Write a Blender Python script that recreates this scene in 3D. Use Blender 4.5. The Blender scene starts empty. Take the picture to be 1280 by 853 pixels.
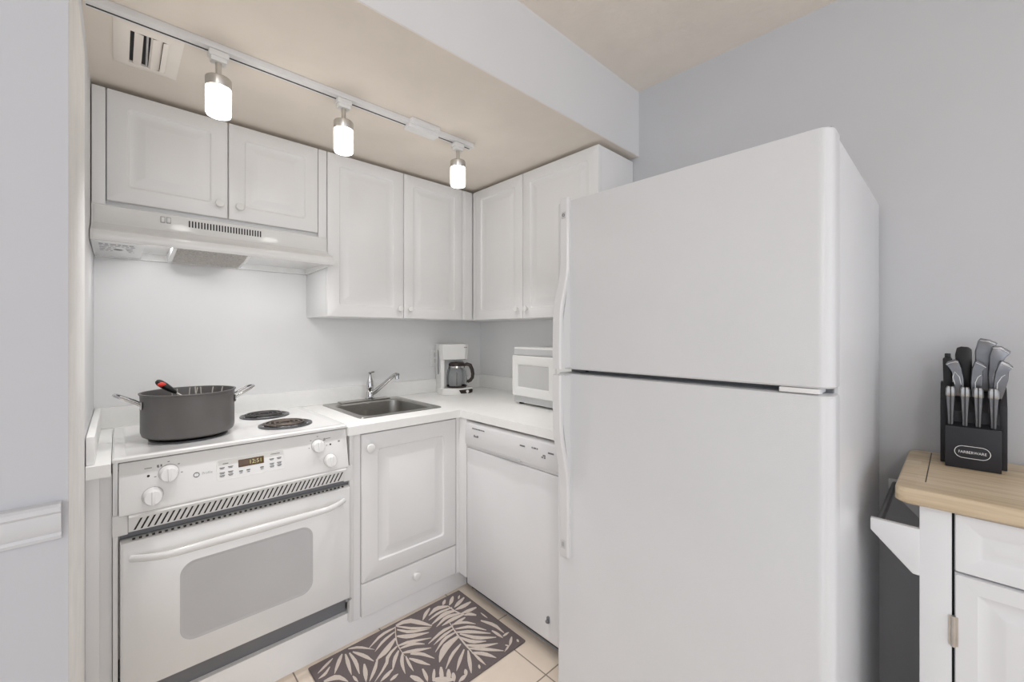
import bpy, bmesh, math, random
from mathutils import Vector, Matrix, Euler
random.seed(7)
PI = math.pi
SC = bpy.context.scene
COL = SC.collection

# ------------------------------------------------------------------ camera, world, light, exposure
cam_data = bpy.data.cameras.new('camera')
cam = bpy.data.objects.new('camera', cam_data)
COL.objects.link(cam)
cam.location = (-1.9073, -2.3609, 1.2983)
cam.rotation_euler = (PI / 2, 0, math.radians(46.714 - 90))
cam_data.sensor_width = 36.0
cam_data.lens = 523.56 / 1280 * 36
cam_data.shift_y = -9.83 / 1280
cam_data.clip_start = 0.02
SC.camera = cam

world = bpy.data.worlds.new('world')
SC.world = world
world.use_nodes = True
wb = world.node_tree.nodes['Background']
wb.inputs['Color'].default_value = (0.91, 0.955, 1.02, 1)
wb.inputs['Strength'].default_value = 0.52

SC.view_settings.view_transform = 'Standard'
SC.view_settings.look = 'None'
SC.view_settings.gamma = 1.0
SC.view_settings.use_curve_mapping = False
SC.view_settings.exposure = 0.0
SC.cycles.use_denoising = True
SC.cycles.max_bounces = 10
SC.cycles.diffuse_bounces = 7


def area_light(name, loc, target, size, size_y, power, color):
    d = bpy.data.lights.new(name, 'AREA')
    d.shape = 'RECTANGLE'
    d.size, d.size_y, d.energy, d.color = size, size_y, power, color
    o = bpy.data.objects.new(name, d)
    COL.objects.link(o)
    o.location = loc
    o.rotation_euler = (Vector(target) - Vector(loc)).to_track_quat('-Z', 'Y').to_euler()
    return o


# window daylight from behind the camera; side and overhead fills are unseen additions
L_WORLD, L_WIN, L_SIDE_FILL, L_OVERHEAD_FILL, L_HOOD, LAMP_STRENGTH, L_SPOT = 0.92, 14.0, 22.0, 20.0, 0.74, 8.0, 15.8
wb.inputs['Strength'].default_value = L_WORLD
area_light('daylight_window', (-1.0, -5.3, 1.45), (-1.2, 0, 1.1), 2.2, 1.9, L_WIN, (0.91, 0.96, 1.05))
area_light('added_side_fill', (-4.4, -4.7, 1.1), (-0.8, -1.2, 0.9), 1.8, 2.1, L_SIDE_FILL, (0.92, 0.965, 1.04))  # unseen light at left rear, added to brighten the lower units
cl = bpy.data.lights.new('added_overhead_fill', 'POINT')  # unseen overhead light, added to lift the floor and the wall by the fridge
cl.energy, cl.color, cl.shadow_soft_size = L_OVERHEAD_FILL, (1.0, 0.99, 0.99), 0.16
clo = bpy.data.objects.new('added_overhead_fill', cl)
COL.objects.link(clo)
clo.location = (-2.5, -3.3, 2.3)


# ------------------------------------------------------------------ materials
def lin(c):
    c = c / 255.0
    return c / 12.92 if c <= 0.04045 else ((c + 0.055) / 1.055) ** 2.4


def rgb(r, g, b):
    return (lin(r), lin(g), lin(b), 1.0)


def mat(name, col, rough=0.5, metal=0.0, var=0.03, scale=6.0, bump=0.0, bscale=200.0, coat=0.0, emit=0.0,
        trans=0.0, ior=1.45, stretch=None):
    m = bpy.data.materials.new(name)
    m.use_nodes = True
    nt = m.node_tree
    b = nt.nodes['Principled BSDF']
    tc = nt.nodes.new('ShaderNodeTexCoord')
    src = tc.outputs['Object']
    if stretch:
        mp = nt.nodes.new('ShaderNodeMapping')
        mp.inputs['Scale'].default_value = stretch
        nt.links.new(src, mp.inputs['Vector'])
        src = mp.outputs['Vector']
    n = nt.nodes.new('ShaderNodeTexNoise')
    n.inputs['Scale'].default_value = scale
    n.inputs['Detail'].default_value = 4
    nt.links.new(src, n.inputs['Vector'])
    r = nt.nodes.new('ShaderNodeValToRGB')
    r.color_ramp.elements[0].position = 0.3
    r.color_ramp.elements[1].position = 0.7
    r.color_ramp.elements[0].color = tuple(max(0, c * (1 - var)) for c in col[:3]) + (1,)
    r.color_ramp.elements[1].color = tuple(min(1, c * (1 + var)) for c in col[:3]) + (1,)
    nt.links.new(n.outputs['Fac'], r.inputs['Fac'])
    nt.links.new(r.outputs['Color'], b.inputs['Base Color'])
    b.inputs['Roughness'].default_value = rough
    b.inputs['Metallic'].default_value = metal
    b.inputs['Coat Weight'].default_value = coat
    b.inputs['Transmission Weight'].default_value = trans
    b.inputs['IOR'].default_value = ior
    if emit:
        nt.links.new(r.outputs['Color'], b.inputs['Emission Color'])
        b.inputs['Emission Strength'].default_value = emit
    if bump:
        n2 = nt.nodes.new('ShaderNodeTexNoise')
        n2.inputs['Scale'].default_value = bscale
        n2.inputs['Detail'].default_value = 3
        nt.links.new(src, n2.inputs['Vector'])
        bp = nt.nodes.new('ShaderNodeBump')
        bp.inputs['Strength'].default_value = bump
        bp.inputs['Distance'].default_value = 0.002
        nt.links.new(n2.outputs['Fac'], bp.inputs['Height'])
        nt.links.new(bp.outputs['Normal'], b.inputs['Normal'])
    return m


M = {}
M['wall'] = mat('grey_wall_paint', rgb(200, 201, 204), 0.6, var=0.008, bump=0.05, bscale=90)
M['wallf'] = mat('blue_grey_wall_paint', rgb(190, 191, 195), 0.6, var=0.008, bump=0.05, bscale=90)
M['wallw'] = mat('white_wall_paint', rgb(218, 218, 219), 0.6, var=0.008, bump=0.05, bscale=90)
M['backw'] = mat('white_wall_panel', rgb(234, 234, 234), 0.35, var=0.012)
M['jamb'] = mat('textured_wall_paint', rgb(232, 231, 228), 0.65, bump=0.5, bscale=70, var=0.04, scale=14)
M['trimw'] = mat('trim_paint', rgb(228, 228, 228), 0.35)
M['rail'] = mat('satin_rail_paint', rgb(203, 204, 207), 0.35)
M['ceil'] = mat('beige_ceiling', rgb(235, 227, 217), 0.8, bump=0.45, bscale=38, var=0.025, scale=9)
M['soffit'] = mat('beige_soffit', rgb(229, 221, 211), 0.75, bump=0.08, bscale=60)
M['cab'] = mat('white_thermofoil', rgb(231, 231, 231), 0.32, var=0.01)
M['kick'] = mat('white_plinth_paint', rgb(243, 243, 243), 0.4, var=0.006)
M['counter'] = mat('white_laminate', rgb(240, 240, 238), 0.35, var=0.012, scale=40)
M['enamel'] = mat('white_enamel', rgb(227, 227, 226), 0.16, var=0.008, coat=0.3)
M['appl'] = mat('white_appliance', rgb(221, 221, 222), 0.28, var=0.008)
M['fridge'] = mat('pebbled_white_steel', rgb(217, 218, 220), 0.3, var=0.008, bump=0.22, bscale=420)
M['plastic'] = mat('white_plastic', rgb(228, 228, 226), 0.35, var=0.01)
M['greyplastic'] = mat('light_grey_plastic', rgb(196, 197, 198), 0.4)
M['midgrey'] = mat('mid_grey', rgb(150, 151, 153), 0.5)
M['ink'] = mat('grey_print', rgb(118, 118, 120), 0.6)
M['paleink'] = mat('pale_grey_print', rgb(172, 172, 173), 0.6)
M['black'] = mat('black_plastic', rgb(24, 24, 25), 0.35, var=0.1)
M['dark'] = mat('dark_gap', rgb(52, 52, 54), 0.7)
M['gapgrey'] = mat('grey_gap', rgb(120, 121, 124), 0.6)
M['steel'] = mat('brushed_steel', rgb(178, 176, 172), 0.3, 1.0, var=0.08, scale=30, bump=0.05, bscale=300, stretch=(1, 12, 12))
M['nickel'] = mat('brushed_nickel', rgb(205, 201, 195), 0.34, 1.0, var=0.06, scale=60)
M['chrome'] = mat('chrome', rgb(205, 205, 206), 0.1, 1.0, var=0.03)
M['glow'] = mat('lit_frosted_glass', rgb(255, 252, 247), 0.3, emit=LAMP_STRENGTH, var=0.01)
M['lens'] = mat('lit_lens', rgb(255, 247, 236), 0.3, emit=2.0, var=0.01)
M['anod'] = mat('anodised_pot', rgb(105, 103, 102), 0.42, 0.35, var=0.08, scale=9, bump=0.04)
M['anodin'] = mat('anodised_inside', rgb(86, 78, 72), 0.45, 0.3, var=0.1)
M['coil'] = mat('burner_coil', rgb(80, 78, 77), 0.45, 0.4, var=0.15, scale=18)
M['coilhot'] = mat('used_burner_coil', rgb(112, 102, 94), 0.5, 0.4, var=0.2, scale=14)
M['pan'] = mat('drip_pan', rgb(98, 98, 100), 0.3, 0.7, var=0.1)
M['wire'] = mat('steel_wire', rgb(224, 219, 210), 0.25, 0.5)
M['red'] = mat('red_grip', rgb(226, 62, 52), 0.4)
M['lcd'] = mat('brown_display', rgb(92, 68, 46), 0.15, var=0.2, scale=20)
M['lcdtext'] = mat('display_digits', rgb(176, 176, 112), 0.5, emit=0.25)
M['ovenglass'] = mat('oven_glass', rgb(188, 189, 191), 0.08, var=0.02, coat=0.4)
M['mesh'] = mat('filter_mesh', rgb(168, 163, 156), 0.4, 0.6, var=0.35, scale=160)
M['cream'] = mat('vent_paint', rgb(240, 234, 227), 0.5)
M['pewter'] = mat('pewter_handle', rgb(128, 129, 133), 0.3, 0.75, var=0.1, scale=40)
M['silver'] = mat('satin_handle', rgb(186, 187, 189), 0.28, 0.8, var=0.06, scale=40)
M['block'] = mat('black_wood_block', rgb(40, 40, 45), 0.5, var=0.12, scale=30)
M['glass'] = mat('carafe_glass', rgb(240, 241, 242), 0.02, trans=1.0, ior=1.12, var=0.01)
M['mwglass'] = mat('microwave_window', rgb(196, 196, 195), 0.12, var=0.02)
M['brown'] = mat('dark_brown_plastic', rgb(52, 44, 41), 0.4, var=0.08)
M['cart'] = mat('white_cart_paint', rgb(230, 231, 233), 0.35, var=0.008)
M['white'] = mat('white_print', rgb(232, 232, 232), 0.5)


def tile_material():
    m = bpy.data.materials.new('beige_floor_tile')
    m.use_nodes = True
    nt = m.node_tree
    b = nt.nodes['Principled BSDF']
    tc = nt.nodes.new('ShaderNodeTexCoord')
    mp = nt.nodes.new('ShaderNodeMapping')
    mp.inputs['Location'].default_value = (0.723, 0.939, 0)
    br = nt.nodes.new('ShaderNodeTexBrick')
    br.offset = 0.0
    br.inputs['Scale'].default_value = 1.0
    br.inputs['Brick Width'].default_value = 0.348
    br.inputs['Row Height'].default_value = 0.352
    br.inputs['Mortar Size'].default_value = 0.0028
    br.inputs['Mortar Smooth'].default_value = 0.2
    br.inputs['Color1'].default_value = rgb(238, 224, 208)
    br.inputs['Color2'].default_value = rgb(234, 219, 203)
    br.inputs['Mortar'].default_value = rgb(150, 138, 126)
    n = nt.nodes.new('ShaderNodeTexNoise')
    n.inputs['Scale'].default_value = 9
    n.inputs['Detail'].default_value = 6
    mx = nt.nodes.new('ShaderNodeMixRGB')
    mx.blend_type = 'MULTIPLY'
    mx.inputs['Fac'].default_value = 0.16
    nt.links.new(tc.outputs['Object'], mp.inputs['Vector'])
    nt.links.new(mp.outputs['Vector'], br.inputs['Vector'])
    nt.links.new(tc.outputs['Object'], n.inputs['Vector'])
    nt.links.new(br.outputs['Color'], mx.inputs['Color1'])
    nt.links.new(n.outputs['Fac'], mx.inputs['Color2'])
    nt.links.new(mx.outputs['Color'], b.inputs['Base Color'])
    b.inputs['Roughness'].default_value = 0.33
    bp = nt.nodes.new('ShaderNodeBump')
    bp.inputs['Strength'].default_value = 0.35
    bp.inputs['Distance'].default_value = 0.002
    bp.invert = True
    nt.links.new(br.outputs['Fac'], bp.inputs['Height'])
    nt.links.new(bp.outputs['Normal'], b.inputs['Normal'])
    return m


def wood_material():
    # butcher block: narrow staves running along the cart (object x), each its own tone, with fine grain
    m = bpy.data.materials.new('butcher_block_wood')
    m.use_nodes = True
    nt = m.node_tree
    b = nt.nodes['Principled BSDF']
    tc = nt.nodes.new('ShaderNodeTexCoord')
    br = nt.nodes.new('ShaderNodeTexBrick')
    br.offset = 0.37
    br.inputs['Scale'].default_value = 1.0
    br.inputs['Brick Width'].default_value = 0.31
    br.inputs['Row Height'].default_value = 0.041
    br.inputs['Mortar Size'].default_value = 0.0
    br.inputs['Color1'].default_value = rgb(207, 187, 156)
    br.inputs['Color2'].default_value = rgb(222, 205, 178)
    br.inputs['Bias'].default_value = 0.1
    mp = nt.nodes.new('ShaderNodeMapping')
    mp.inputs['Scale'].default_value = (3.0, 60.0, 60.0)
    n = nt.nodes.new('ShaderNodeTexNoise')
    n.inputs['Scale'].default_value = 1.4
    n.inputs['Detail'].default_value = 6
    r = nt.nodes.new('ShaderNodeValToRGB')
    r.color_ramp.elements[0].position = 0.32
    r.color_ramp.elements[0].color = (0.62, 0.55, 0.47, 1)
    r.color_ramp.elements[1].position = 0.62
    r.color_ramp.elements[1].color = (1, 1, 1, 1)
    mx = nt.nodes.new('ShaderNodeMixRGB')
    mx.blend_type = 'MULTIPLY'
    mx.inputs['Fac'].default_value = 0.55
    nt.links.new(tc.outputs['Object'], br.inputs['Vector'])
    nt.links.new(tc.outputs['Object'], mp.inputs['Vector'])
    nt.links.new(mp.outputs['Vector'], n.inputs['Vector'])
    nt.links.new(n.outputs['Fac'], r.inputs['Fac'])
    nt.links.new(br.outputs['Color'], mx.inputs['Color1'])
    nt.links.new(r.outputs['Color'], mx.inputs['Color2'])
    nt.links.new(mx.outputs['Color'], b.inputs['Base Color'])
    b.inputs['Roughness'].default_value = 0.4
    return m


M['tile'] = tile_material()
M['wood'] = wood_material()
M['rug'] = mat('taupe_rug_pile', rgb(110, 101, 101), 0.95, var=0.12, scale=260, bump=0.8, bscale=700)
M['leaf'] = mat('cream_rug_pile', rgb(212, 200, 190), 0.95, var=0.08, scale=260, bump=0.8, bscale=700)


# ------------------------------------------------------------------ mesh builder and object helpers
class MB:
    """Collects shapes of one mesh; coordinates are frame coordinates (x right, y into the wall, z up)."""

    def __init__(self):
        self.bm = bmesh.new()

    def _merge(self, tmp, mi=0):
        for f in tmp.faces:
            f.material_index = mi
        me = bpy.data.meshes.new('tmp')
        tmp.to_mesh(me)
        tmp.free()
        self.bm.from_mesh(me)
        bpy.data.meshes.remove(me)

    def box(self, x0, x1, y0, y1, z0, z1, bev=0.0, seg=2, mi=0):
        t = bmesh.new()
        v = [t.verts.new((x, y, z)) for z in (z0, z1) for y in (y0, y1) for x in (x0, x1)]
        for q in ((0, 1, 3, 2), (4, 6, 7, 5), (0, 4, 5, 1), (2, 3, 7, 6), (0, 2, 6, 4), (1, 5, 7, 3)):
            t.faces.new([v[i] for i in q])
        bmesh.ops.recalc_face_normals(t, faces=t.faces)
        if bev:
            bmesh.ops.bevel(t, geom=list(t.edges), offset=bev, segments=seg, profile=0.6, affect='EDGES')
        self._merge(t, mi)
        return self

    def prism(self, pts, axis, a0, a1, bev=0.0, seg=2, mi=0):
        """pts: outline in the two other axes (order x,y,z without axis), extruded from a0 to a1."""
        t = bmesh.new()

        def P(p, a):
            if axis == 'x':
                return (a, p[0], p[1])
            if axis == 'y':
                return (p[0], a, p[1])
            return (p[0], p[1], a)
        A = [t.verts.new(P(p, a0)) for p in pts]
        B = [t.verts.new(P(p, a1)) for p in pts]
        n = len(pts)
        t.faces.new(A)
        t.faces.new(B[::-1])
        for i in range(n):
            t.faces.new((A[i], B[i], B[(i + 1) % n], A[(i + 1) % n]))
        bmesh.ops.recalc_face_normals(t, faces=t.faces)
        if bev:
            e = [e for e in t.edges if len(e.link_faces) == 2 and e.calc_face_angle(0) > 0.5]
            bmesh.ops.bevel(t, geom=e, offset=bev, segments=seg, profile=0.6, affect='EDGES')
        self._merge(t, mi)
        return self

    def rings(self, loops, closed_start=True, closed_end=True, mi=0):
        """skin consecutive loops of equal count"""
        t = bmesh.new()
        L = [[t.verts.new(p) for p in lp] for lp in loops]
        n = len(L[0])
        for a, b in zip(L, L[1:]):
            for i in range(n):
                t.faces.new((a[i], a[(i + 1) % n], b[(i + 1) % n], b[i]))
        if closed_start:
            t.faces.new(L[0][::-1])
        if closed_end:
            t.faces.new(L[-1])
        bmesh.ops.recalc_face_normals(t, faces=t.faces)
        self._merge(t, mi)
        return self

    def lathe(self, prof, c=(0, 0, 0), n=32, axis='z', mi=0, cs=True, ce=True):
        loops = []
        for r, h in prof:
            lp = []
            for i in range(n):
                a = 2 * PI * i / n
                u, v = r * math.cos(a), r * math.sin(a)
                if axis == 'z':
                    lp.append((c[0] + u, c[1] + v, c[2] + h))
                elif axis == 'y':
                    lp.append((c[0] + u, c[1] + h, c[2] + v))
                else:
                    lp.append((c[0] + h, c[1] + u, c[2] + v))
            loops.append(lp)
        return self.rings(loops, cs, ce, mi)

    def tube(self, pts, r, n=10, closed=False, mi=0, flat=1.0):
        P = [Vector(p) for p in pts]
        R = r if isinstance(r, (list, tuple)) else [r] * len(P)
        m = len(P)
        loops = []
        up = None
        for i, p in enumerate(P):
            if closed:
                d = P[(i + 1) % m] - P[i - 1]
            else:
                d = P[min(i + 1, m - 1)] - P[max(i - 1, 0)]
            d.normalize()
            if up is None:
                up = Vector((0, 0, 1)) if abs(d.z) < 0.9 else Vector((0, 1, 0))
            s = d.cross(up).normalized()
            up = s.cross(d).normalized()
            loops.append([tuple(p + s * (R[i] * math.cos(2 * PI * k / n)) + up * (R[i] * flat * math.sin(2 * PI * k / n)))
                          for k in range(n)])
        if closed:
            loops.append(loops[0])
            return self.rings(loops, False, False, mi)
        return self.rings(loops, True, True, mi)

    def ball(self, c, r, sx=1, sy=1, sz=1, n=16, mi=0):
        t = bmesh.new()
        bmesh.ops.create_uvsphere(t, u_segments=n, v_segments=n // 2 + 2, radius=r)
        for v in t.verts:
            v.co = Vector((v.co.x * sx + c[0], v.co.y * sy + c[1], v.co.z * sz + c[2]))
        self._merge(t, mi)
        return self

    def poly(self, pts, mi=0):
        t = bmesh.new()
        t.faces.new([t.verts.new(p) for p in pts])
        self._merge(t, mi)
        return self

    def text(self, s, size, origin, right=(1, 0, 0), upv=(0, 0, 1), depth=0.0004, mi=0, sx=1.0):
        cu = bpy.data.curves.new('tmp', 'FONT')
        cu.body = s
        cu.size = size
        cu.align_x = 'CENTER'
        cu.align_y = 'CENTER'
        cu.extrude = depth
        o = bpy.data.objects.new('tmp', cu)
        COL.objects.link(o)
        dg = bpy.context.evaluated_depsgraph_get()
        me = bpy.data.meshes.new_from_object(o.evaluated_get(dg))
        r, u = Vector(right).normalized(), Vector(upv).normalized()
        w = r.cross(u)
        for v in me.vertices:
            v.co = Vector(origin) + r * v.co.x * sx + u * v.co.y + w * v.co.z
        for p in me.polygons:
            p.material_index = mi
        self.bm.from_mesh(me)
        bpy.data.meshes.remove(me)
        bpy.data.objects.remove(o)
        bpy.data.curves.remove(cu)
        return self

    def mesh(self, name, mats, off=(0, 0, 0), smooth=True):
        me = bpy.data.meshes.new(name)
        for v in self.bm.verts:
            v.co -= Vector(off)
        self.bm.to_mesh(me)
        self.bm.free()
        for m in (mats if isinstance(mats, (list, tuple)) else [mats]):
            me.materials.append(M[m])
        if smooth:
            for p in me.polygons:
                p.use_smooth = True
            me.set_sharp_from_angle(angle=math.radians(32))
        return me


def rrect(x0, x1, z0, z1, r, y, k=5):
    """rounded rectangle loop in the xz plane at depth y"""
    r = max(1e-4, min(r, (x1 - x0) / 2 - 1e-4, (z1 - z0) / 2 - 1e-4))
    out = []
    for cx, cz, a0 in ((x1 - r, z1 - r, 0), (x0 + r, z1 - r, PI / 2), (x0 + r, z0 + r, PI), (x1 - r, z0 + r, 1.5 * PI)):
        for i in range(k + 1):
            a = a0 + PI / 2 * i / k
            out.append((cx + r * math.cos(a), y, cz + r * math.sin(a)))
    return out


def panel(mb, x0, x1, z0, z1, rows, yb, mi=0, k=5):
    """a slab seen from -y: rows = (inset, y, corner radius) from the outer edge in; yb = back plane"""
    loops = [rrect(x0 + rows[0][0], x1 - rows[0][0], z0 + rows[0][0], z1 - rows[0][0], rows[0][2], yb, k)]
    for ins, y, r in rows:
        loops.append(rrect(x0 + ins, x1 - ins, z0 + ins, z1 - ins, r, y, k))
    mb.rings(loops, mi=mi)
    return mb


def rrect_xy(x0, x1, y0, y1, r, z, k=5):
    return [(p[0], p[2], z) for p in rrect(x0, x1, y0, y1, r, 0, k)]


ROOT = {}
BACK, RIGHT = 0.0, -PI / 2      # frames: facing the room from the back wall / from the right wall


def tag(o, label, cat, group=None):
    o['label'] = label
    o['category'] = cat
    if group:
        o['group'] = group
    return o


def thing(name, label, cat, base=(0, 0, 0), rot=BACK, group=None, origin=None):
    """Empty at frame point base. rot turns the frame about the world origin, or about point origin (world)."""
    e = bpy.data.objects.new(name, None)
    e.empty_display_size = 0.05
    COL.objects.link(e)
    R = Matrix.Rotation(rot, 3, 'Z')
    e.location = (Vector(origin) if origin else Vector((0, 0, 0))) + R @ Vector(base)
    e.rotation_euler = (0, 0, rot)
    tag(e, label, cat, group)
    ROOT[e.name] = Vector(base)
    return e


def base_of(o):
    while o.parent:
        o = o.parent
    return ROOT[o.name]


def part(name, mb, mats, parent, label=None, smooth=True):
    me = mb.mesh(name, mats, base_of(parent), smooth)
    o = bpy.data.objects.new(name, me)
    COL.objects.link(o)
    o.parent = parent
    if label:
        o['label'] = label
    return o


def single(name, mb, mats, label, cat, base=(0, 0, 0), rot=BACK, group=None):
    me = mb.mesh(name, mats, base)
    o = bpy.data.objects.new(name, me)
    COL.objects.link(o)
    o.location = Matrix.Rotation(rot, 3, 'Z') @ Vector(base)
    o.rotation_euler = (0, 0, rot)
    return tag(o, label, cat, group)


def struct(name, mb, mats):
    me = mb.mesh(name, mats)
    o = bpy.data.objects.new(name, me)
    COL.objects.link(o)
    o['kind'] = 'structure'
    return o


def knob_mb(x, y, z, r=0.016, d=0.026):
    """round cabinet knob standing out of plane y towards -y"""
    return MB().lathe([(r * .55, 0.0), (r * .5, -d * .35), (r * .95, -d * .6), (r, -d * .75), (r * .9, -d * .93), (r * .5, -d)],
                      (x, y, z), 20, 'y')


def raised_door(x0, x1, z0, z1, y, t=0.02, f=0.055, wide=0.045):
    mb = MB()
    panel(mb, x0, x1, z0, z1, [(0, y + 0.004, .002), (0.001, y + 0.0015, .003), (0.004, y, .004), (f, y, .012), (f + .005, y + .0065, .012),
                               (f + .013, y + .0085, .010), (f + wide * .6, y + .006, .008), (f + wide, y + .0015, .006),
                               (f + wide + .003, y + .0005, .004)], y + t)
    return mb


# ================================================================== THE SETTING
struct('floor', MB().box(-4.6, 0.1, -5.6, 0.1, -0.1, 0.0), 'tile')
struct('wall_back', MB().box(-2.1, 0.1, 0.0, 0.1, 0, 2.7), 'backw')
struct('wall_right', MB().box(0.0, 0.1, -5.6, -1.41, 0, 2.7).box(0.0, 0.1, -1.41, 0.0, 1.45, 2.7).box(0.0, 0.1, -1.41, 0.0, 0, 1.45, mi=1), ['wall', 'backw'])
mb = MB().box(-2.09, -1.976, -1.264, 0.0, 0, 2.7)
mb.box(-2.05, -1.9705, -1.2735, -0.774, 0.0, 2.04, bev=0.004, mi=1)      # the textured, slightly proud wall end
struct('wall_left', mb, ['wallw', 'jamb'])
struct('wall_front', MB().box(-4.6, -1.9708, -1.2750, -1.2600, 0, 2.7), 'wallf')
mb = MB().box(-1.976, 0.0, -1.266, 0.0, 2.187, 2.7)
mb.box(-1.976, 0.0, -1.264, 0.0, 2.185, 2.19, mi=1)
struct('ceiling_soffit', mb, ['wallw', 'soffit'])
struct('ceiling', MB().box(-4.6, 0.1, -5.6, -1.2, 2.51, 2.7), 'ceil')
struct('trim_1', MB().prism([(-1.27, 0.936), (-1.281, 0.938), (-1.284, 0.944), (-1.281, 0.949), (-1.287, 0.956), (-1.29, 0.972),
                            (-1.291, 0.985), (-1.297, 0.990), (-1.297, 0.998), (-1.292, 1.002), (-1.27, 1.003)], 'x', -4.6, -1.979), 'rail')
# low white plinth board that closes the run of units at the floor
struct('baseboard_back', MB().prism([(-1.972, 0), (-0.590, 0), (-0.590, .092), (-1.1915, .092), (-1.1915, .130), (-1.9185, .130), (-1.9185, .092), (-1.972, .092)], 'y', -0.620, -0.585), 'kick')

# ================================================================== UPPER CABINETS
# --- short cabinet over the hood
t = thing('wall_cabinet', 'short two-door white wall cabinet above the range hood', 'cabinet', (-1.975, -0.30, 1.752), BACK,
          'white raised-panel wall cabinets')
part('body', MB().box(-1.973, -1.181, -0.283, -0.003, 1.755, 2.166, bev=.002), 'cab', t)
part('filler_strip', MB().box(-1.973, -1.938, -0.302, -0.284, 1.752, 2.166, bev=.002), 'cab', t)
part('filler_strip', MB().box(-1.219, -1.182, -0.302, -0.284, 1.752, 2.166, bev=.002), 'cab', t)
for (x0, x1, kx) in ((-1.935, -1.577, -1.606), (-1.573, -1.222, -1.537)):
    d = part('door', raised_door(x0, x1, 1.770, 2.166, -0.305, f=.055), 'cab', t)
    part('knob', knob_mb(kx, -0.305, 1.823), 'plastic', d)
# --- tall cabinet on the back wall
t = thing('wall_cabinet', 'tall two-door white wall cabinet above the sink, left of the corner', 'cabinet', (-1.177, -0.30, 1.379), BACK,
          'white raised-panel wall cabinets')
part('body', MB().box(-1.179, -0.004, -0.283, -0.003, 1.379, 2.166, bev=.002), 'cab', t)
part('filler_strip', MB().box(-0.381, -0.306, -0.302, -0.284, 1.379, 2.166, bev=.002).box(-0.366, -0.352, -0.306, -0.3015, 1.379, 2.166, bev=.002), 'cab', t)
for (x0, x1, kx) in ((-1.178, -0.779, -0.806), (-0.775, -0.384, -0.745)):
    d = part('door', raised_door(x0, x1, 1.379, 2.166, -0.305), 'cab', t)
    part('knob', knob_mb(kx, -0.305, 1.430), 'plastic', d)
# --- cabinet on the right wall (frame x = -world y, frame y = world x)
t = thing('wall_cabinet', 'two-door white wall cabinet on the right wall, above the microwave', 'cabinet', (0.306, -0.30, 1.379), RIGHT,
          'white raised-panel wall cabinets')
part('body', MB().box(0.286, 1.236, -0.283, -0.003, 1.379, 2.166, bev=.002), 'cab', t)
part('filler_strip', MB().box(0.304, 0.327, -0.302, -0.284, 1.379, 2.166, bev=.002), 'cab', t)
for (x0, x1, kx) in ((0.329, 0.740, 0.707), (0.744, 1.236, 0.778)):
    d = part('door', raised_door(x0, x1, 1.379, 2.166, -0.305), 'cab', t)
    part('knob', knob_mb(kx, -0.305, 1.430), 'plastic', d)

# ================================================================== RANGE HOOD
t = thing('range_hood', 'white range hood with vent slots under the short cabinet', 'range hood', (-1.58, -0.2, 1.606))
prof = [(-0.004, 1.7515), (-0.306, 1.7515), (-0.310, 1.748), (-0.310, 1.694), (-0.314, 1.685), (-0.340, 1.668), (-0.385, 1.652), (-0.398, 1.645),
        (-0.402, 1.637), (-0.401, 1.616), (-0.398, 1.611), (-0.390, 1.611), (-0.388, 1.626), (-0.004, 1.632)]
mb = MB().prism(prof, 'x', -1.968, -1.190)
side = [p for p in prof[:11]] + [(-0.385, 1.610), (-0.004, 1.605)]
mb.prism(side, 'x', -1.9735, -1.967).prism(side, 'x', -1.1905, -1.184)
mb.box(-1.968, -1.190, -0.020, -0.004, 1.605, 1.634)
mb.box(-1.968, -1.836, -0.392, -0.004, 1.6095, 1.634)
body = part('body', mb, 'enamel', t)
sl = MB()
for i in range(26):
    x = -1.703 + i * (0.243 / 25)
    sl.box(x - .0023, x + .0023, -0.3106, -0.3085, 1.711, 1.736)
part('vent_slots', sl, 'black', t, 'row of dark vent slots')
for x in (-1.783, -1.766):
    s = part('rocker_switch', MB().box(x - .007, x + .007, -0.3108, -0.309, 1.714, 1.738, bev=.0006, mi=1)
             .box(x - .005, x + .005, -0.3145, -0.309, 1.717, 1.735, bev=.002), ['plastic', 'paleink'], t)
# grease filter in its drop-down housing
fx0, fx1 = -1.745, -1.520
mb = MB().prism([(-0.388, 1.628), (-0.388, 1.616), (-0.30, 1.602), (-0.17, 1.590), (-0.13, 1.592), (-0.10, 1.606), (-0.09, 1.628)], 'x', fx0 - .014, fx1 + .014, bev=.003)
h = part('filter_housing', mb, 'enamel', t)
part('grease_filter', MB().prism([(-0.384, 1.6165), (-0.384, 1.6135), (-0.30, 1.5995), (-0.165, 1.5880), (-0.165, 1.591)], 'x', fx0, fx1), 'mesh', h,
     'metal mesh grease filter')
lb = MB()
for r in range(5):
    yy = -0.340 + r * .040
    x = -1.955
    while x < -1.862:
        w = random.uniform(.006, .02)
        if not (r > 1 and -1.918 < x < -1.890):
            zz = 1.6095
            lb.box(x, min(x + w, -1.860), yy, yy + (.022 if r == 0 else .012), zz - .0004, zz + .001)
        x += w + .005
lb.lathe([(.014, 0), (.014, .001), (.010, .001), (.010, 0)], (-1.905, -0.215, 1.6088), 20, 'z', cs=False, ce=False)
part('rating_label', lb, 'ink', t, 'small grey printed rating label')

for hx in (-1.797, -1.410):
    hl = bpy.data.lights.new('hood_lamp_light', 'AREA')
    hl.shape, hl.size, hl.size_y, hl.energy, hl.color = 'RECTANGLE', .05, .035, L_HOOD, (1.0, .99, .985)
    ho = bpy.data.objects.new('hood_lamp_light', hl)
    COL.objects.link(ho)
    ho.location = (hx, -0.352, 1.6225)
    ho.rotation_euler = (math.radians(22), 0, 0)
    part('lamp_lens', MB().box(hx - .028, hx + .028, -0.376, -0.328, 1.6245, 1.6290, bev=.001), 'lens', t, 'small lit lamp lens')

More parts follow.
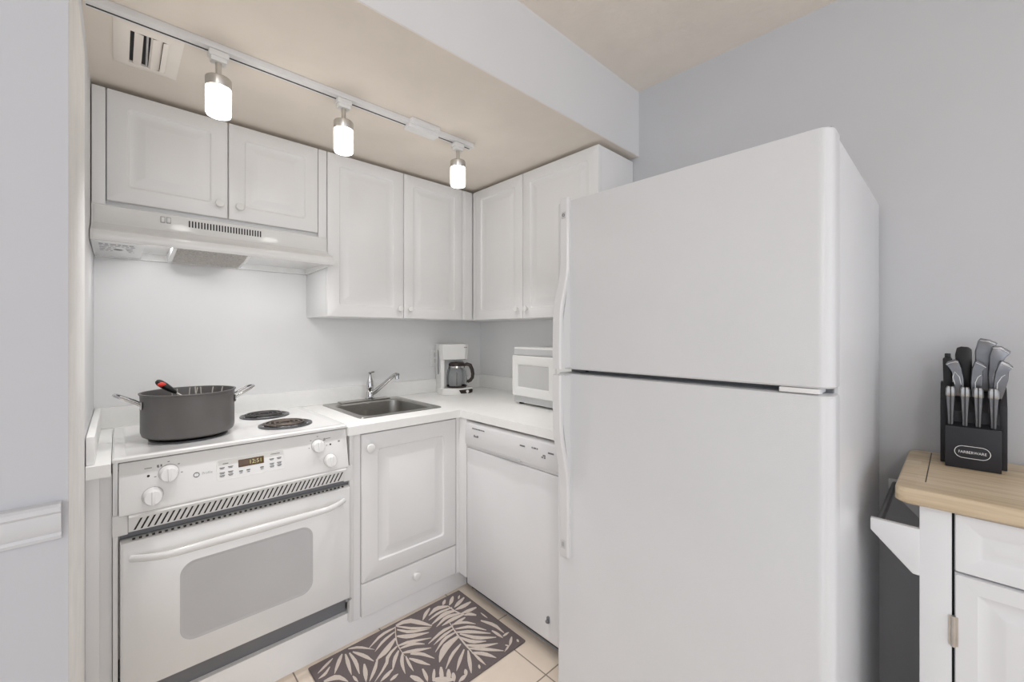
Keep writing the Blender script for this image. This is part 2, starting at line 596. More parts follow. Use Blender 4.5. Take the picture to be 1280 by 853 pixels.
# ================================================================== COUNTERTOP
def grid_counter(cells_x, cells_y, inside, z0, z1, bev):
    bm = bmesh.new()
    vt = {}

    def V(x, y, z):
        k = (round(x, 5), round(y, 5), round(z, 5))
        if k not in vt:
            vt[k] = bm.verts.new(k)
        return vt[k]
    nx, ny = len(cells_x) - 1, len(cells_y) - 1
    ins = lambda i, j: 0 <= i < nx and 0 <= j < ny and inside((cells_x[i] + cells_x[i + 1]) / 2, (cells_y[j] + cells_y[j + 1]) / 2)
    for i in range(nx):
        for j in range(ny):
            if not ins(i, j):
                continue
            a, b, c, d = cells_x[i], cells_x[i + 1], cells_y[j], cells_y[j + 1]
            bm.faces.new([V(a, c, z1), V(b, c, z1), V(b, d, z1), V(a, d, z1)])
            bm.faces.new([V(a, d, z0), V(b, d, z0), V(b, c, z0), V(a, c, z0)])
            for (p, q, di, dj) in (((a, c), (b, c), 0, -1), ((b, c), (b, d), 1, 0), ((b, d), (a, d), 0, 1), ((a, d), (a, c), -1, 0)):
                if not ins(i + di, j + dj):
                    bm.faces.new([V(p[0], p[1], z0), V(q[0], q[1], z0), V(q[0], q[1], z1), V(p[0], p[1], z1)])
    e = [e for e in bm.edges if len(e.link_faces) == 2 and all(abs(v.co.z - z1) < 1e-5 for v in e.verts) and e.calc_face_angle(0) > 1]
    bmesh.ops.bevel(bm, geom=e, offset=bev, segments=3, profile=0.6, affect='EDGES')
    mb = MB()
    mb._merge(bm)
    return mb


t = thing('countertop', 'L-shaped white laminate countertop around the range and sink', 'countertop', (-0.33, -0.33, 0.878))
SX0, SX1, SY0, SY1 = -1.085, -0.715, -0.505, -0.075        # cut-out for the sink
part('worktop', grid_counter([-1.974, -1.921, -1.222, SX0, SX1, -0.662, -0.003], [-1.40, -0.661, SY0, SY1, -0.068, -0.003],
     lambda x, y: (y > -0.661 or x > -0.662) and not (-1.921 < x < -1.222 and y < -0.068) and not (SX0 < x < SX1 and SY0 < y < SY1), 0.878, 0.914, 0.006), 'counter', t)
part('backsplash', MB().box(-1.974, -0.003, -0.022, -0.003, 0.9142, 0.998, bev=.003), 'counter', t)
part('backsplash', MB().box(-0.022, -0.003, -1.40, -0.0225, 0.9142, 1.004, bev=.003), 'counter', t)
part('backsplash', MB().box(-1.974, -1.955, -0.640, -0.0225, 0.9142, 0.997, bev=.003), 'counter', t)
single('support_panel', MB().box(-1.9755, -1.946, -0.640, -0.586, 0.093, 0.877, bev=.001).box(-1.947, -1.9195, -0.624, -0.595, 0.093, 0.877), 'cab',
       'narrow white filler panel between the left wall and the range', 'panel', (-1.95, -0.6, 0.093))

# ================================================================== BASE CABINET UNDER THE SINK
t = thing('base_cabinet', 'white base cabinet under the sink with one raised-panel door', 'cabinet', (-0.92, -0.62, 0.093))
part('face_frame', MB().box(-1.190, -1.161, -0.634, -0.615, 0.093, 0.877).box(-0.673, -0.6562, -0.6445, -0.616, 0.093, 0.877)
     .box(-1.190, -0.6565, -0.634, -0.615, 0.8725, 0.877).box(-1.188, -0.658, -0.618, -0.606, 0.095, 0.876), 'cab', t)
part('side_panel', MB().box(-1.190, -1.174, -0.605, -0.03, 0.10, 0.876), 'cab', t)
part('side_panel', MB().box(-0.672, -0.657, -0.605, -0.03, 0.10, 0.876), 'cab', t)
d = part('door', raised_door(-1.158, -0.676, 0.242, 0.869, -0.645, t=.022, f=.07, wide=.05), 'cab', t)
part('knob', knob_mb(-1.128, -0.645, 0.811, r=.019, d=.028), 'plastic', d)
mb = MB()
panel(mb, -1.158, -0.676, 0.096, 0.236, [(0, -0.641, .002), (.002, -0.6445, .003), (.005, -0.645, .003)], -0.624)
d = part('false_drawer_front', mb, 'cab', t)
part('knob', knob_mb(-0.906, -0.645, 0.180, r=.018, d=.028), 'plastic', d)
single('corner_post', MB().box(0.6150, 0.7035, -0.656, -0.60, 0.093, 0.877, bev=.0015), 'cab', 'plain white corner filler post left of the dishwasher', 'panel', (0.68, -0.63, 0.093), RIGHT)

# ================================================================== SINK AND FAUCET
t = thing('sink', 'small square stainless steel drop-in sink in the white counter', 'sink', (-0.90, -0.29, 0.9142))
RX0, RX1, RY0, RY1 = -1.118, -0.682, -0.540, -0.042
loops = [rrect_xy(RX0, RX1, RY0, RY1, .022, .9142, 6), rrect_xy(RX0 + .002, RX1 - .002, RY0 + .002, RY1 - .002, .022, .9185, 6),
         rrect_xy(RX0 + .010, RX1 - .010, RY0 + .010, RY1 - .010, .020, .9195, 6), rrect_xy(RX0 + .030, RX1 - .030, RY0 + .030, -0.112, .055, .9175, 6),
         rrect_xy(RX0 + .036, RX1 - .036, RY0 + .036, -0.118, .055, .910, 6), rrect_xy(RX0 + .042, RX1 - .042, RY0 + .042, -0.124, .06, .80, 6),
         rrect_xy(RX0 + .060, RX1 - .060, RY0 + .060, -0.142, .06, .775, 6), rrect_xy(-0.95, -0.85, -0.37, -0.27, .05, .770, 6)]
part('basin', MB().rings(loops, False, True), 'steel', t)
part('faucet_deck', MB().box(-1.035, -0.755, -0.110, -0.050, .9185, .9255, bev=.003), 'steel', t)
part('drain', MB().lathe([(.042, 0), (.042, .003), (.03, .002), (.028, -.0005)], (-0.90, -0.32, .7705), 24), 'chrome', t)
t = thing('faucet', 'chrome single-lever faucet with a slim angled spout behind the sink', 'faucet', (-0.865, -0.080, 0.9258))
part('body', MB().lathe([(.027, 0), (.027, .006), (.021, .010), (.0205, .04), (.018, .044), (.0185, .056), (.0195, .062)], (-0.865, -0.080, .9258), 24), 'chrome', t)
part('lever', MB().lathe([(.0195, 0), (.0205, .012), (.0165, .038), (.009, .064), (.007, .077), (.010, .084), (.011, .088), (.006, .091)], (-0.865, -0.080, .988), 20)
     .tube([(-0.865, -0.080, 1.072), (-0.858, -0.09, 1.078), (-0.850, -0.101, 1.080)], [.005, .006, .005], 8), 'chrome', t)
sp = [(-0.862, -0.088, .955), (-0.852, -0.108, .966), (-0.832, -0.145, .997), (-0.803, -0.199, 1.046), (-0.792, -0.219, 1.063), (-0.785, -0.232, 1.069), (-0.778, -0.245, 1.066)]
part('spout', MB().tube(sp, [.013, .0135, .0115, .0105, .0105, .011, .011], 14).lathe([(.011, 0), (.0115, -.022), (.008, -.024)], (-0.782, -0.238, 1.067), 16), 'chrome', t)

# ================================================================== RANGE
t = thing('range', 'white drop-in electric range with coil burners and oven door', 'stove', (-1.56, -0.36, 0.155))
part('body', MB().box(-1.918, -1.1925, -0.606, -0.09, 0.30, 0.876).box(-1.918, -1.906, -0.641, -0.6125, 0.100, 0.913, bev=.002)
     .box(-1.2095, -1.1925, -0.641, -0.6125, 0.100, 0.876, bev=.002).box(-1.919, -1.884, -0.646, -0.60, 0.690, 0.752, bev=.003)
     .box(-1.234, -1.200, -0.646, -0.60, 0.690, 0.752, bev=.003), 'enamel', t)
ct = MB()
panel_top = [(0, .912), (0.0, .921), (.004, .9255), (.02, .9262), (.028, .9235)]
ct.rings([rrect_xy(-1.9195 + i, -1.2235 - i, -0.654 + i, -0.070 - i, .012, z, 5) for i, z in panel_top])
ct.box(-1.9195, -1.2235, -0.600, -0.072, .880, .9125)
ck = part('cooktop', ct, 'enamel', t)
# raised back guard lip of the cooktop
for (bx, by, r, used) in ((-1.405, -0.475, .098, True), (-1.420, -0.210, .098, False), (-1.715, -0.440, .115, False), (-1.700, -0.190, .098, False)):
    b = part('burner', MB().lathe([(r * .72, .006), (r * .80, -.004), (r * .86, .004), (r * .93, .0065), (r, .0045), (r * 1.0, .000)], (bx, by, .9236), 40, cs=True, ce=False)
             .lathe([(.001, .003), (r * .80, .0035), (r * .80, .002)], (bx, by, .9236), 32, cs=False, ce=False, mi=1), ['pan', 'black'], t, 'dark drip pan ring with a spiral coil')
    pts = []
    turns = 3.7
    for i in range(int(turns * 28)):
        a = 2 * PI * i / 28
        rr = .016 + (r * .80 - .016) * i / (turns * 28)
        pts.append((bx + rr * math.cos(a), by + rr * math.sin(a), .9335))
    part('coil', MB().tube(pts, .0038, 8, flat=.8), 'coilhot' if used else 'coil', b)
part('front_gap', MB().box(-1.904, -1.2245, -0.634, -0.599, .880, .9115), 'dark', t)
# control panel, leaning out at its foot
PT, PBT = (-0.640, 0.9065), (-0.668, 0.757)
px = lambda z: PT[0] + (PBT[0] - PT[0]) * (PT[1] - z) / (PT[1] - PBT[1])        # y of the panel face at height z
mb = MB().prism([(PT[0], PT[1]), (PT[0] + .03, PT[1]), (-0.60, 0.757), (PBT[0] + .006, 0.752), (PBT[0] - .001, 0.755), (PBT[0], 0.762)], 'x', -1.905, -1.2235, bev=.004)
cp = part('control_panel', mb, 'enamel', t)
nrm = Vector((0, -(PT[1] - PBT[1]), -(PT[0] - PBT[0]))).normalized()
upv = Vector((0, PT[0] - PBT[0], PT[1] - PBT[1])).normalized()


def on_panel(x, z, d=0.0):
    return Vector((x, px(z), z)) + nrm * d


def panel_mb(fn):
    """shapes built flat at y=0 (x, z local) and laid on the sloping panel"""
    m = MB()
    fn(m)
    return m


def lay(m, x, z, d=0.0):
    R = Matrix((Vector((1, 0, 0)), -nrm, upv)).transposed()
    o = on_panel(x, z, d)
    for v in m.bm.verts:
        v.co = R @ v.co + o
    return m


for (kx, kz, r) in ((-1.789, .857, .023), (-1.828, .798, .023), (-1.337, .860, .022), (-1.295, .797, .022)):
    m = MB().lathe([(r * 1.08, 0), (r * 1.08, -.004), (r, -.006), (r * .94, -.018), (r * .85, -.0205)], (0, 0, 0), 28, 'y')
    m.box(-.0035, .0035, -.0245, -.018, -r * .86, r * .86, bev=.0025)
    m.lathe([(r * 1.13, .0002), (r * 1.13, -.0012), (r * 1.07, -.0014)], (0, 0, 0), 28, 'y', mi=1)
    k = part('knob', lay(m, kx, kz), ['enamel', 'paleink'], cp)
pr = MB()


def dash(x, z, w, h):
    global pr
    m = lay(MB().box(-w / 2, w / 2, -.0005, .0003, -h / 2, h / 2), x, z)
    me = bpy.data.meshes.new('tmp')
    m.bm.to_mesh(me)
    m.bm.free()
    pr.bm.from_mesh(me)
    bpy.data.meshes.remove(me)


for (kx, kz) in ((-1.789, .857), (-1.828, .798), (-1.337, .860), (-1.295, .797)):
    for a in range(-60, 241, 50):
        dash(kx + .033 * math.cos(math.radians(a)), kz + .033 * math.sin(math.radians(a)), .005, .0025)
    dash(kx, kz - .035, .016, .003)
for (x, z, w, h) in ((-1.838, .880, .018, .002), (-1.862, .812, .03, .002), (-1.298, .880, .02, .002), (-1.262, .815, .02, .002),
                     (-1.815, .882, .005, .006), (-1.807, .882, .004, .007), (-1.846, .818, .005, .006), (-1.838, .818, .004, .007),
                     (-1.256, .862, .008, .005), (-1.312, .876, .008, .004), (-1.275, .813, .008, .004)):
    dash(x, z, w, h)
part('lettering', pr, 'ink', cp, 'small grey printed burner marks')
for (x, z) in ((-1.838, .857), (-1.290, .8555)):
    part('indicator_light', lay(MB().lathe([(.0035, 0.0003), (.0035, -.001), (.002, -.0015)], (0, 0, 0), 12, 'y'), x, z), 'black', cp)
# round emblem and maker's word beside it
m = MB().lathe([(.0085, .0003), (.0085, -.0008), (.0062, -.0008), (.0062, .0003)], (0, 0, 0), 24, 'y', cs=False, ce=False)
m.box(-.003, .003, -.0008, 0, .005, .0075).box(-.003, .003, -.0008, 0, -.0075, -.005)
part('emblem', lay(m, -1.719, .834), 'ink', cp)
part('lettering', lay(MB().text('Profile', .011, (0, -.0005, 0)), -1.690, .835), 'paleink', cp)
# recessed clock panel
m = MB()
panel(m, -.104, .104, -.034, .035, [(0, .0003, .004), (.0, -.0012, .004), (.0025, -.0012, .003), (.004, -.0004, .003)], .0005)
dp = part('clock_panel', lay(m, -1.561, .8335), 'plastic', cp)
part('display', lay(MB().box(-.039, .039, -.0016, .0, -.0125, .0125, bev=.001), -1.563, .845), 'lcd', dp, 'brown clock display reading 12:51')
part('digits', lay(MB().text('12:51', .019, (.013, -.0022, 0)), -1.563, .845), 'lcdtext', dp)
pr = MB()
for cx in (-.088, -.064, .062, .086):
    for cz in (.012, -.004, -.013):
        dash(-1.561 + cx, .8335 + cz - .004, .015, .0022)
        dash(-1.561 + cx, .8335 + cz - .0075, .011, .0018)
dash(-1.561 - .078, .8335 + .020, .016, .0022)
dash(-1.561 + .074, .8335 + .024, .03, .0018)
for cx in (-.034, -.012, .030):
    dash(-1.561 + cx, .8335 - .014, .011, .004)
    dash(-1.561 + cx, .8335 - .020, .009, .002)
for v in pr.bm.verts:
    v.co += nrm * .0009
part('button_lettering', pr, 'ink', dp)
# louvred vent strip
vg = part('vent_strip', MB().prism([(-0.664, .7535), (-0.672, .748), (-0.670, .7415), (-0.650, .738), (-0.644, .695), (-0.630, .692), (-0.60, .692), (-0.60, .7535)], 'x', -1.8835, -1.2345), 'enamel', t)
sm = MB()
for i in range(40):
    x = -1.872 + i * (.612 / 39)
    q = [(x, .699), (x + .005, .699), (x + .021, .733), (x + .016, .733)]
    yy = lambda z: -0.644 - (z - .695) * (.006 / .043) - .0007
    a = [(p[0], yy(p[1]), p[1]) for p in q]
    b = [(p[0], yy(p[1]) + .004, p[1]) for p in q]
    sm.rings([a, b])
part('slots', sm, 'black', vg, 'row of slanted dark slots')
part('vent_gap', MB().box(-1.902, -1.212, -0.628, -0.600, .676, .6925), 'gapgrey', t)
ds = MB()
for i in range(42):
    x = -1.875 + i * (.63 / 41)
    ds.box(x, x + .007, -0.652, -0.647, .6725, .6765)
part('door_vent_holes', ds, 'black', t)
# oven door
dm = MB()
panel(dm, -1.9025, -1.2135, .214, .6715, [(0, -0.648, .003), (.002, -0.659, .004), (.006, -0.662, .006)], -0.612)
od = part('oven_door', dm, 'enamel', t)
wm = MB()
panel(wm, -1.762, -1.360, .305, .562, [(0, -0.6617, .042), (0, -0.6628, .042), (.003, -0.6630, .040), (.006, -0.6622, .038), (.010, -0.6624, .036)], -0.655, k=8)
part('oven_window', wm, 'ovenglass', od, 'grey oven window with rounded corners')
hp = []
for i in range(25):
    u = i / 24
    bow = min(1, math.sin(PI * min(u, 1 - u) / .30) if min(u, 1 - u) < .15 else 1)
    hp.append((-1.878 + .636 * u, -0.664 - .046 * bow, .628 - .010 * math.sin(PI * u) * 0 - .006 + .0))
part('oven_handle', MB().tube(hp, [.009 + .003 * (1 - abs(2 * i / 24 - 1)) for i in range(25)], 12, flat=1.15), 'enamel', od)
part('lower_gap', MB().box(-1.905, -1.210, -0.600, -0.586, .131, .230), 'gapgrey', t)
part('door_hinge', MB().box(-1.228, -1.2125, -0.648, -0.612, .196, .213, bev=.002).tube([(-1.216, -0.65, .2), (-1.206, -0.652, .207)], .003, 8), 'midgrey', t)

# ================================================================== STOCKPOT, WHISK RACK, TOOL
PX, PY, PR = -1.715, -0.437, .137
t = thing('stockpot', 'dark grey anodised stockpot with two wire handles on the left burner', 'pot', (PX, PY, .9365))
outer = [(PR * .90, 0), (PR * .97, .006), (PR, .020), (PR * 1.0, .130), (PR * 1.01, .147), (PR * 1.035, .150), (PR * 1.035, .153), (PR * .985, .153), (PR * .97, .140), (PR * .96, .02), (PR * .9, .006)]
part('body', MB().lathe(outer, (PX, PY, .9365), 56), 'anod', t)
for s in (-1, 1):
    hx = PX + s * PR
    z0 = .9365 + .118
    pts = [(hx + s * .001, PY - .038, z0), (hx + s * .012, PY - .038, z0 + .008), (hx + s * .050, PY - .034, z0 + .030), (hx + s * .062, PY - .020, z0 + .036),
           (hx + s * .064, PY, z0 + .037), (hx + s * .062, PY + .020, z0 + .036), (hx + s * .050, PY + .034, z0 + .030), (hx + s * .012, PY + .038, z0 + .008), (hx + s * .001, PY + .038, z0)]
    h = part('handle', MB().tube(pts, .0042, 10), 'chrome', t, 'bent steel wire handle')
    for yy in (-.038, .038):
        a = math.asin(yy / PR)
        part('rivet_plate', MB().ball((PX + s * PR * math.cos(a) + s * .002, PY + yy, z0 - .003), .011, .45, 1, 1.25, 12), 'chrome', h)
# wire rack standing in the pot: hairpin tines
m = MB()
RX, RY = PX + .035, PY + .03
zb = .9445
m.tube([(RX + .075 * math.cos(a), RY + .06 * math.sin(a), zb + .004) for a in [2 * PI * i / 28 for i in range(28)]], .003, 8, closed=True)
for (dx, dy, lean) in ((-.062, .045, -.006), (-.028, .058, .006), (.010, .060, -.004), (.040, .052, .010), (.062, .034, .014)):
    x, y = RX + dx * .95, RY + dy * .95
    top = .9365 + .156 + random.uniform(-.006, .002)
    m.tube([(x - .008, y, zb), (x - .010 + lean, y + .01, (zb + top) / 2), (x - .010 + lean * 2, y + .012, top)], .0018, 6)
    m.tube([(x + .008, y, zb), (x + .006 + lean, y + .01, (zb + top) / 2), (x + .010 + lean * 2.6, y + .012, top - .002)], .0018, 6)
single('wire_rack', m, 'wire', 'thin steel wire rack standing inside the dark stockpot', 'rack', (RX, RY, zb))
t = thing('kitchen_tool', 'black-handled tool with red grip leaning on the pot rim', 'utensil', (PX - .03, PY - .02, 1.05))
A, B = Vector((-1.807, -0.405, 1.128)), Vector((-1.690, -0.425, 1.030))
dv = (B - A).normalized()
pts = [A + dv * s for s in (0, .004, .012, .03, .05, .066, .074)]
part('grip', MB().tube(pts, [.006, .011, .0145, .015, .0125, .009, .005], 14, flat=.8), 'black', t)
part('grip_inset', MB().ball(tuple(A + dv * .024 + Vector((-.004, -.0125, .002))), .011, 1.15, .35, .75, 14), 'red', t, 'red soft inset')
part('shaft', MB().tube([A + dv * .070, A + dv * .15], .003, 8).tube([A + dv * .148, A + dv * .156, A + dv * .164], [.004, .011, .004], 10, flat=.4), 'wire', t)

# ================================================================== COFFEE MAKER AND CARAFE
org = (-0.322, -0.142, 0)
ROTC = math.radians(-24)
t = thing('coffee_maker', 'white drip coffee maker in the counter corner', 'coffee maker', (0, 0, .9146), ROTC, None, org)
mb = MB()
base = lambda z, g=0: [(-.112 + g, .095, z), (-.112 + g, -.06, z), (-.095 + g, -.088, z), (-.045, -.108 + g, z), (.01, -.112 + g, z), (.06, -.104 + g, z), (.095 - g, -.082, z), (.106 - g, -.05, z), (.098 - g, .095, z)]
mb.rings([base(.9146), base(.918), base(.950, .003), base(.955, .008)])
part('base', mb, 'plastic', t)
tw = lambda z, g=0: [(-.112 + g, .098, z), (-.112 + g, -.02, z), (-.104 + g, -.058, z), (-.078 - g, -.062, z), (-.070 - g, .0, z), (.06 - g, .0, z), (.075 - g, .02, z), (.080 - g, .098, z)]
part('water_tank', MB().rings([tw(.955, .003), tw(1.06, .003), tw(1.225, .0), tw(1.2305, .005)]), 'plastic', t)
hd = lambda z, g=0: [(-.112 + g, .02, z), (-.111 + g, -.058, z), (-.094 + g, -.078, z), (-.03, -.088 + g, z), (.05 - g, -.082 + g, z), (.072 - g, -.06, z), (.078 - g, .02, z)]
part('brew_head', MB().rings([hd(1.130, .016), hd(1.134, .006), hd(1.17, .002), hd(1.220, 0), hd(1.228, .003), hd(1.231, .012)]), 'plastic', t)
lens = [(-.112, -.018 + .016 * math.sin(a), 1.115 + .078 * math.cos(a)) for a in [2 * PI * i / 24 for i in range(24)]]
m = MB().rings([[(-.1065, p[1], p[2]) for p in lens], [(-.1130, p[1], p[2]) for p in lens], [(-.1140, -.018 + (p[1] + .018) * .8, 1.115 + (p[2] - 1.115) * .95) for p in lens]])
part('water_gauge', m, 'midgrey', t, 'slim grey water gauge')
m = MB().rings([[(.014, -.1125, .9225), (.035, -.1115, .9215), (.075, -.100, .922), (.094, -.0845, .925), (.0975, -.080, .940), (.093, -.083, .946), (.06, -.1045, .947), (.002, -.113, .944)],
                [(.014, -.104, .9225), (.035, -.103, .9215), (.075, -.092, .922), (.090, -.079, .925), (.0935, -.075, .940), (.089, -.078, .946), (.06, -.0965, .947), (.002, -.105, .944)]])
cpn = part('switch_plate', m, 'brown', t, 'dark switch plate')
part('power_knob', MB().lathe([(.009, .0), (.009, -.006), (.006, -.008)], (.057, -.1035, .9345), 16, 'y'), 'plastic', cpn)
part('lettering', MB().box(.040, .047, -.0845, -.083, 1.206, 1.211).box(.050, .058, -.0835, -.082, 1.206, 1.211), 'ink', t)
t = thing('coffee_carafe', 'glass coffee carafe with dark handle in the coffee maker', 'carafe', (0, 0, .9555), ROTC, None, org)
cx, cy = .002, -.046
prf = [(.049, 0), (.059, .003), (.063, .015), (.066, .045), (.065, .078), (.059, .110), (.050, .130), (.046, .140)]
inn = [(r - .0022, max(h, .003)) for r, h in prf[::-1]]
part('glass_bowl', MB().lathe(prf + inn, (cx, cy, .9555), 40), 'glass', t)
part('base_band', MB().lathe([(.050, -.0008), (.0605, .002), (.0645, .012), (.0655, .013), (.0605, .001)], (cx, cy, .9556), 40, cs=False, ce=False), 'brown', t)
part('gauge_line', MB().box(cx - .0012 - .014, cx + .0012 - .014, cy - .0670, cy - .0640, .975, 1.055), 'brown', t)
part('lid', MB().lathe([(.048, .134), (.0515, .136), (.0515, .149), (.043, .157), (.012, .160)], (cx, cy, .9555), 32), 'brown', t)
part('collar', MB().lathe([(.0530, .124), (.0545, .125), (.0520, .136), (.0490, .136)], (cx, cy, .9555), 32, cs=False, ce=False), 'chrome', t)
ha = math.radians(-14)
H = lambda r, z: (cx + r * math.cos(ha), cy + r * math.sin(ha), .9555 + z)
part('handle', MB().tube([H(.050, .142), H(.064, .146), H(.084, .139), H(.096, .112), H(.101, .085), H(.098, .060), H(.085, .042), H(.072, .036), H(.064, .040)],
                         [.009, .011, .012, .0115, .011, .0105, .0105, .010, .008], 12), 'brown', t)

# ================================================================== MICROWAVE (right-wall frame, turned a little)
mo = Vector((-0.322, -0.695, 0))
t = thing('microwave', 'white countertop microwave half hidden by the fridge', 'microwave', (0, 0, .9146), math.radians(-94), None, mo)
mb = MB().box(0.0, .46, .012, .295, .926, 1.222, bev=.006)
mb.box(0.0, .46, 0.0, .014, 1.180, 1.223, bev=.004, mi=0).box(0.0, .46, 0.0, .014, .926, .962, bev=.004)
part('body', mb, 'plastic', t)
part('grille_strip', MB().box(.006, .454, -.001, .002, 1.183, 1.213), 'greyplastic', t)
part('lower_strip', MB().box(.004, .456, -.002, .002, .929, .957), 'greyplastic', t)
mb = MB()
panel(mb, 0.002, .335, .963, 1.178, [(0, -.012, .004), (.004, -.017, .006), (.04, -.020, .006), (.048, -.016, .006), (.050, -.012, .005)], .011)
dr = part('door', mb, 'plastic', t)
mb = MB()
panel(mb, .049, .288, 1.012 - .002, 1.131, [(0, -.0125, .005), (.001, -.0135, .005)], -.010)
part('window', mb, 'mwglass', dr, 'pale grey door window')
mb = MB()
panel(mb, .338, .458, .963, 1.178, [(0, -.012, .004), (.004, -.017, .006)], .011)
part('control_panel', mb, 'plastic', t)
for x, y in ((.03, .03), (.42, .03), (.03, .26), (.42, .26)):
    part('foot', MB().lathe([(.014, 0), (.012, .013)], (x, y, .9146), 14), 'dark', t)

# ================================================================== DISHWASHER (right-wall frame)
t = thing('dishwasher', 'white built-in dishwasher between the corner post and the fridge', 'dishwasher', (1.0, -0.62, .03), RIGHT)
part('tub', MB().box(.706, 1.304, -.622, -.05, .03, .862), 'dark', t)
mb = MB()
panel(mb, .705, 1.305, .064, .738, [(0, -.640, .003), (.002, -.652, .004), (.006, -.655, .005)], -.621)
part('door', mb, 'appl', t)
mb = MB().prism([(-.621, .866), (-.648, .866), (-.660, .860), (-.664, .852), (-.665, .760), (-.662, .753), (-.654, .750), (-.6535, .7392), (-.621, .7392)], 'x', .705, 1.305, bev=.003)
cpn = part('control_panel', mb, 'appl', t)
part('handle_recess', MB().box(.935, 1.095, -.6662, -.640, .748, .765, bev=.006), 'greyplastic', cpn, 'grey pocket handle')
pr = MB()
x = .763
for w in (.012, .010, .014, .016, .010, .014):
    pr.box(x, x + w, -.6656, -.663, .838, .843)
    x += w + .003
for x, w, h in ((.775, .008, .010), (.785, .012, .006), (.799, .010, .010)):
    pr.box(x, x + w, -.6656, -.663, .801, .801 + h)
for x, z, w in ((1.09, .820, .03), (1.160, .824, .006), (1.170, .824, .014), (1.188, .824, .006), (1.215, .796, .008), (1.228, .796, .008), (1.222, .804, .014), (1.25, .82, .03)):
    pr.box(x, x + w, -.6656, -.663, z, z + .006)
part('lettering', pr, 'ink', cpn)
part('kick_clip', MB().box(1.240, 1.250, -.664, -.654, .143, .168, bev=.002).lathe([(.006, 0), (.006, -.006), (.003, -.008)], (1.245, -.663, .152), 10, 'y'), 'gapgrey', t)
part('toe_panel', MB().box(.706, 1.304, -.600, -.585, .0, .062), 'midgrey', t)

# ================================================================== FRIDGE (right-wall frame)
t = thing('fridge', 'tall white top-freezer fridge in the foreground', 'fridge', (1.80, -0.40, 0), RIGHT)
FX0, FX1 = 1.416, 2.183
part('cabinet', MB().box(FX0 + .012, FX1 - .003, -.728, -.02, .03, 1.737, bev=.004), 'fridge', t)
part('grille', MB().box(FX0 + .012, FX1 - .006, -.74, -.700, 0.0, .085, bev=.004), 'greyplastic', t)
part('gasket', MB().box(FX0 + .014, FX1 - .010, -.742, -.727, 1.184, 1.716).box(FX0 + .014, FX1 - .010, -.742, -.727, .10, 1.158), 'greyplastic', t)
part('mullion', MB().box(FX0 + .014, FX1 - .012, -.7420, -.727, 1.1582, 1.1838), 'gapgrey', t)


def door_slab(z0, z1):
    k = 8
    def lp(z, g=0.0):
        r = .030
        pts = [(FX0 + g, -.741), (FX0 + g, -.790)]
        pts += [(FX0 + g + .016 - .016 * math.cos(a), -.790 - (.017 - g) * math.sin(a)) for a in [PI / 2 * i / 4 for i in range(1, 5)]]
        pts += [(FX1 - g - r + r * math.sin(a), -.807 + g + .030 - .030 * math.cos(a)) for a in [PI / 2 * i / k for i in range(0, k + 1)]]
        pts += [(FX1 - g, -.741)]
        return [(p[0], p[1], z) for p in pts]
    return MB().rings([lp(z0, .004), lp(z0 + .004), lp(z1 - .006), lp(z1 - .002, .002), lp(z1, .008)])


fd = part('freezer_door', door_slab(1.178, 1.7436), 'fridge', t)
rd = part('fridge_door', door_slab(.088, 1.1635), 'fridge', t)
# handles: a flat strip that swells into a grip next to the seam
def handle(zs, ze, zg, d):
    """zs seam end, zg where the grip meets the strip, ze strip end; d = +1 upwards"""
    m = MB()
    y0 = -.8068
    n = 12
    out, inn = [], []
    for i in range(n + 1):
        u = i / n
        s = u * u * (3 - 2 * u)
        z = zg + (zs + d * .16 - zg) * u
        out.append((y0 - .014 - .038 * s, z))
        inn.append((y0 - .038 * s * 1.02 + .0, z - 0))
    out += [(y0 - .054, zs + d * .05), (y0 - .053, zs)]
    inn += [(y0 - .034, zs + d * .05), (y0 - .030, zs)]
    loops = []
    for (yo, z), (yi, _) in zip(out, inn):
        w = 0.0
        loops.append([(1.4405, yi, z), (1.4405, yo + .005, z), (1.4455, yo, z), (1.4725, yo, z), (1.4775, yo + .005, z), (1.4775, yi, z)])
    strip = [[(1.4405, y0, z), (1.4405, y0 - .009, z), (1.4455, y0 - .014, z), (1.4725, y0 - .014, z), (1.4775, y0 - .009, z), (1.4775, y0, z)] for z in (ze, ze + (zg - ze) * .03)]
    strip[0] = [(p[0], y0 - (abs(p[1] - y0)) * .75, p[2]) for p in strip[0]]
    m.rings(strip + loops)
    # web behind the grip, set back from the finger side
    m.prism([(y0 + .001, zs + d * .003), (y0 - .032, zs + d * .003), (y0 - .036, zs + d * .16), (y0 + .001, zg + d * .0)], 'x', 1.458, 1.4765)
    return m


part('handle', handle(1.181, 1.752, 1.535, 1), 'appl', fd)
part('handle', handle(1.1605, .548, .775, -1), 'appl', rd)
m = MB().box(1.452, 1.468, -.8222, -.820, 1.682, 1.704, bev=.001, mi=0)
m.lathe([(.0055, -.8215), (.0055, -.8232), (.0035, -.8236), (.0035, -.8215)], (1.460, 0, 1.693), 20, 'y', mi=1, cs=False, ce=False)
part('badge', m, ['greyplastic', 'ink'], fd, 'small square badge with a round emblem')
m = MB().box(1.449, 1.467, -.8222, -.820, .578, .606, bev=.001, mi=0).box(1.453, 1.463, -.8226, -.821, .585, .600, mi=1)
part('badge', m, ['greyplastic', 'paleink'], rd)
part('middle_hinge', MB().box(2.082, 2.158, -.806, -.735, 1.1655, 1.1765, bev=.002).lathe([(.008, -.008), (.008, .016)], (2.150, -.775, 1.1635), 14), 'white', t, 'white middle hinge plate')
part('top_hinge', MB().box(2.140, 2.176, -.785, -.69, 1.7438, 1.7462, bev=.001).box(2.140, 2.176, -.725, -.69, 1.737, 1.7445), 'midgrey', t)
part('seam_screw', MB().lathe([(.005, -.742), (.005, -.748), (.003, -.7495)], (1.500, 0, 1.171), 12, 'y'), 'dark', t)

